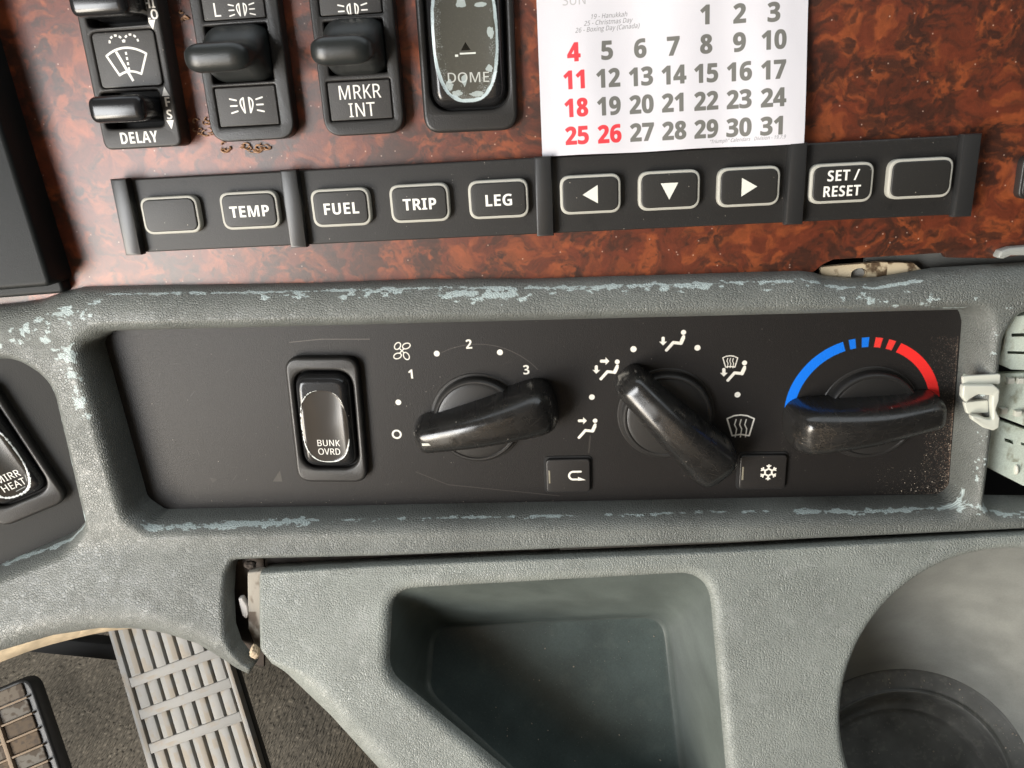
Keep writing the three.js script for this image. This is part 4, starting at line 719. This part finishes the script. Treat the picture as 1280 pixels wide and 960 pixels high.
{
  const t = thing('metal_bracket', 'pale slotted bracket plate behind the clip at the right edge', 'bracket');
  const up = roundPoly([[1206, 468], [1360, 462], [1360, 552], [1280, 532], [1250, 520.5], [1238, 516], [1206, 510]].map(p => at(...p, 0)), [1, 1, 1, 1, 1, 1, 1]);
  part('upper_plate', slab(up, 2, 0.4), M.block, t, [0, 0, -1.4]);
  const lo = roundPoly([[1236, 517], [1252, 526], [1280, 536], [1360, 560], [1360, 640], [1278, 607], [1229, 582], [1230, 560]].map(p => at(...p, -1)), [1, 1, 1, 1, 1, 2, 3, 2]);
  const hl = a => a.map(p => at(...p, -1));
  part('lower_plate', slab(lo, 2.4, 0.5, [hl([[1254, 546], [1268, 549], [1268, 557], [1254, 553]]), hl([[1274.5, 551], [1290, 555], [1290, 562], [1274.5, 557.5]]), hl([[1255, 569.5], [1277, 574], [1277, 577], [1255, 571]])], 2), M.block, t, [0, 0, -3.4]);
  const stud = uvmm(new THREE.SphereGeometry(1, 20, 14).scale(0.75, 1.9, 1.1));
  for (const [x, y] of [[1233.5, 574], [1272, 588.5]]) { const p = at(x, y, 0); part('stud', stud, M.white, t, [p[0], p[1], -0.9], 0.12); }
  const lug = boxGeo(2, 1.9, 2, 0.3);
  for (const [x, y] of [[1253, 513], [1271, 516], [1262, 475], [1274, 475]]) { const p = at(x, y, 1); part('lug', lug, M.white, t, [p[0], p[1], 0.3]); }
}
{
  const P = (x, y, z) => { const p = at(x, y, z); return new THREE.Vector3(p[0], p[1], z); };
  const t = thing('cable_clip', 'milky white plastic hook clip over the pad at the right edge', 'clip');
  const hook = roundPoly([[1203, 481], [1242, 481], [1249, 487], [1248, 500], [1244, 512], [1249, 522], [1248, 534], [1241, 538], [1228, 534], [1215, 525], [1213, 519], [1224, 520], [1234, 523.5], [1240, 524], [1240, 517], [1239, 503], [1240, 494], [1222, 492.5], [1212, 498], [1207, 503.5], [1202, 496]].map(p => at(...p, 10)), 0.9, 4);
  const milk = new THREE.MeshPhysicalMaterial({ color: lin(0.56, 0.57, 0.5), roughness: 0.4, bumpMap: T.rub, bumpScale: 0.00003 });
  part('hook', slab(hook, 2.0, 0.5, [], 3), milk, t, [0, 0, 8.6]);
  part('tongue', slab(roundPoly([[1208, 505], [1239, 502], [1239, 518], [1212, 519.5]].map(p => at(...p, 9)), 0.6, 4), 1.4, 0.3), milk, t, [0, 0, 6.2]);
  part('strap', slab(roundPoly([[1202, 470], [1250, 467], [1249, 480], [1203, 482]].map(p => at(...p, 8)), 0.8, 4), 0.9, 0.2), milk, t, [0, 0, 7.6]);
}
{
  const t = thing('cream_bracket', 'stained cream bracket with a screw hole in the gap below the wood', 'bracket');
  const hole = []; for (let i = 0; i < 24; i++) { const a = -i / 24 * 6.283, p = at(1074, 343, -2); hole.push([p[0] + 3.0 * Math.cos(a), p[1] + 2.4 * Math.sin(a)]); }
  const stain = lay(grid(256, 256, (i, j) => { const f = fbm(i / 30, j / 30, 5, 741), k = sm(0.52, 0.68, f); return [lerp(196, 84, k), lerp(180, 66, k), lerp(150, 46, k)]; }), 30, 30, 0, 0, true);
  part('tab', slab([[1026, 334], [1050, 331.5], [1100, 327.5], [1142, 328.5], [1158, 342], [1120, 360], [1040, 360], [1026, 350]].map(p => at(...p, -2)), 2, 0.4, [hole], 2), std({ map: stain, roughness: 0.7 }), t, [0, 0, -4]);
  const c = at(1074, 344, -3); const sc = new THREE.CylinderGeometry(2.1, 2.3, 2, 24); sc.rotateX(Math.PI / 2); part('screw', uvmm(sc.toNonIndexed()), M.steel, t, [c[0], c[1], -5.4]);
}
{
  const t = thing('support_rail', 'grey support rail visible in the gap under the wood at right', 'rail');
  part('rail', slab([[1085, 320], [1300, 312], [1300, 345], [1140, 350], [1085, 345]].map(p => at(...p, -5)), 2, 0.4), std({ color: lin(0.12, 0.12, 0.11), roughness: 0.7, bumpMap: T.rub, bumpScale: 0.0005 }), t, [0, 0, -9]);
  const q = thing('trim_clip', 'light grey trim clip at the right end of the wood edge', 'clip');
  part('clip', slab(roundPoly([[1244, 322], [1249, 313], [1262, 309], [1330, 303], [1330, 318], [1262, 319], [1252, 323]].map(p => at(...p, 2)), 0.8, 4), 3, 0.7), std({ color: lin(0.3, 0.31, 0.29), roughness: 0.5 }), q, [0, 0, 0.2]);
}
{
  const p = at(1301, 221, 3), t = thing('edge_button', 'dark button cut off by the right edge on the wood', 'button', [p[0], p[1], 0]);
  part('rim', slab(rrect(11.2, 12.6, 2.6), 3, 0.5), M.dial, t); part('cap', slab(rrect(9.8, 11.2, 2.2), 0.8, 0.3), M.black, t, [0, 0, 2.6]);
}
{
  const list = [], grain = (p, r) => { const g = new THREE.IcosahedronGeometry(1, 0); g.scale(r * rr(0.6, 1.3), r * rr(0.6, 1.3), r * rr(0.5, 1)); g.rotateX(rr(0, 3)); g.rotateZ(rr(0, 3)); g.translate(p.x, p.y, p.z); list.push(g); };
  for (let i = 0; i < 70; i++) grain(onTray(rr(600, 840), 960 - 170 * Math.pow(rnd(), 1.3), 43.4), 0.08 + 0.34 * Math.pow(rnd(), 3));
  for (let i = 0; i < 60; i++) { const a = -rr(0.15, 1.75), r = rr(146, 167); grain(onTray(1128 + r * Math.cos(a), 1006 + r * Math.sin(a), 51.9), 0.08 + 0.4 * Math.pow(rnd(), 3)); }
  for (let i = 0; i < 40; i++) { const a = -rr(0.1, 2.2), r = rr(20, 112); grain(onTray(1119 + r * Math.cos(a), 1006 + r * Math.sin(a), 59.0), 0.08 + 0.36 * Math.pow(rnd(), 3)); }
  for (let i = 0; i < 60; i++) { const q = at(1186 - 60 * Math.pow(rnd(), 2), 614 - 90 * Math.pow(rnd(), 3), PZ); grain(new THREE.Vector3(q[0], q[1], PZ + 0.1), rr(0.05, 0.24)); }
  for (let i = 0; i < 50; i++) { const q = at(rr(205, 1170), 629 - (0.012 * 1) * 0 - rr(0, 5), PZ); grain(new THREE.Vector3(q[0], q[1], PZ + 0.1), rr(0.05, 0.16)); }
  const t = thing('dust_crumbs', 'pale crumbs and grit in the bin, the cup holder and the panel corners', 'crumbs'); t.userData.kind = 'stuff';
  part('crumbs', uvmm(mergeGeometries(list)), std({ color: lin(0.36, 0.31, 0.25), roughness: 0.9 }), t);
}
// copper coloured crumbs of old glue round the toggle switch
{
  const list = [], spots = [];
  for (let i = 0; i < 16; i++) spots.push([rr(300, 336), rr(180, 188)]); for (let i = 0; i < 10; i++) spots.push([rr(240, 264), rr(148, 170)]); for (let i = 0; i < 4; i++) spots.push([rr(226, 232), rr(12, 28)]); for (let i = 0; i < 5; i++) spots.push([rr(276, 290), rr(178, 188)]);
  for (const [x, y] of spots) {
    const p = at(x, y, 0.6), a = rr(0, 6.3), r = rr(0.5, 1.4), pts = []; for (let k = 0; k < 5; k++) pts.push(new THREE.Vector3(p[0] + r * Math.cos(a + k * 0.9), p[1] + r * Math.sin(a + k * 0.9) * 0.7, 0.25 + 0.35 * Math.abs(Math.sin(k + a))));
    list.push(new THREE.TubeGeometry(new THREE.CatmullRomCurve3(pts), 12, rr(0.12, 0.3), 6));
  }
  const t = thing('glue_debris', 'curled coppery crumbs of glue on the wood around the toggle switch', 'debris'); t.userData.kind = 'stuff';
  part('crumbs', uvmm(mergeGeometries(list)), std({ color: lin(0.3, 0.16, 0.08), roughness: 0.4 }), t);
}

// ---------------------------------------------------------------- pedals in the footwell
function pedalFrame(name, label, x, y, depth, spin, tiltX, tiltY = 0) {
  const p = away(x, y, depth), t = thing(name, label, 'pedal', p.toArray());
  const b = new THREE.Matrix4().makeBasis(RIGHT, UP, BACK); t.quaternion.setFromRotationMatrix(b).premultiply(TURN);
  t.rotateZ(spin); t.rotateX(tiltX); if (tiltY) t.rotateY(tiltY);
  return t;
}
{
  const t = pedalFrame('accelerator_pedal', 'long grey ribbed accelerator pedal below the arch', 231, 870, 470, 0.345, -0.1);
  const alu = (s) => { const tex = lay(grid(256, 256, (i, j) => { const f = fbm(i / 40, j / 40, 4, s), k = sm(0.52, 0.75, f) * 0.6; return [lerp(140, 138, k), lerp(139, 124, k), lerp(136, 106, k)]; }), 60, 60, 0, 0, true); return std({ map: tex, roughness: 0.6, bumpMap: T.rub, bumpScale: 0.0003 }); };
  const ribM = [alu(801), alu(805), alu(811)], W = 65;
  part('backing', slab(rrect(W + 2, 236, 5), 5, 0.8), M.black, t, [0, -8, -9]);
  part('side_rail', boxGeo(4.2, 232, 6.5, 1), ribM[0], t, [-W / 2 + 1.6, -8, -4.5]); part('side_rail', boxGeo(3.2, 232, 6.5, 1), ribM[0], t, [W / 2 - 1.2, -8, -4.5]);
  const bars = [58, 18.5, -1.5, -22.5, -80], bar = boxGeo(W - 6, 6.2, 6.3, 1);
  for (const y of bars) part('crossbar', bar, ribM[1], t, [0.4, y, -4.5]);
  const cache = {};
  for (let r = 0; r < bars.length; r++) {
    const hi = bars[r] - 3, lo = (bars[r + 1] ?? -124) + 3, len = hi - lo, g = cache[len] ??= boxGeo(6.8, len + 1, 5.9, 1.4);
    for (let i = 0; i < 7; i++) part('rib', g, ribM[(i + r) % 3], t, [-W / 2 + 8.2 + i * 8.2, (hi + lo) / 2, -4.8 + 0.3 * hash(i, r, 5)]);
  }
}
{
  const t = pedalFrame('brake_pedal', 'worn brake pedal pad with dirty rubber cells, lower left corner', -30, 965, 430, 0.40, -0.1);
  part('base', slab(rrect(86, 84, 9, 8), 9, 1.5), M.black, t, [0, -4, -12]);
  const rub = std({ color: lin(0.22, 0.165, 0.115), roughness: 0.75, bumpMap: T.rub, bumpScale: 0.0004 });
  const cellM = [[80, 66, 50], [88, 80, 70], [72, 60, 46], [92, 88, 82]].map((c, s) => std({ map: lay(grid(128, 128, (i, j) => { const f = fbm(i / 20, j / 20, 4, 821 + s), k = sm(0.5, 0.7, f); return c.map((v, q) => lerp(v, [58, 48, 38][q], k * 0.9)); }), 20, 20, 0, 0, true), roughness: 0.8, bumpMap: T.rub, bumpScale: 0.0003 }));
  const cols = [-30, -10, 10, 30], rowsY = [32, 22.4, 13.2, 4, -5.2, -14.4, -23.6], cell = slab(rrect(17.6, 7.8, 1.4, 4), 2, 0.6);
  cols.forEach((x, i) => rowsY.forEach((y, j) => part('tread_block', cell, cellM[(i * 3 + j * 2 + (j >> 1)) % 4], t, [x, y, -3.6])));
  for (const x of [-20, 0, 20]) part('ridge', boxGeo(2.6, 78, 4.0, 1), rub, t, [x, -3, -3.4]);
  for (const y of [27.2, 17.8, 8.6, -0.6, -9.8, -19]) part('ridge', boxGeo(80, 1.2, 3.3, 0.4), rub, t, [0, y, -3.4]);
}
// firewall and hump in the footwell
{
  const dark = std({ color: lin(0.05, 0.046, 0.04), roughness: 0.85, bumpMap: T.rub, bumpScale: 0.0008 });
  const p = away(96, 801, 500), t = thing('pedal_crossbeam', 'black bar under the dash arch beside the accelerator pedal', 'bar', p.toArray(), null, 0.0);
  t.quaternion.setFromRotationMatrix(new THREE.Matrix4().makeBasis(RIGHT, UP, BACK)).premultiply(TURN); t.rotateZ(-0.1);
  part('bar', boxGeo(70, 11, 14, 3), M.hole, t); 
  struct('firewall', new THREE.BoxGeometry(1.6, 0.5, 0.03), dark, [0.1, 0.86, -0.27]);
}
scene.traverse(o => { if (o.isMesh) { o.castShadow = true; o.receiveShadow = true; } });
renderer.render(scene, camera);
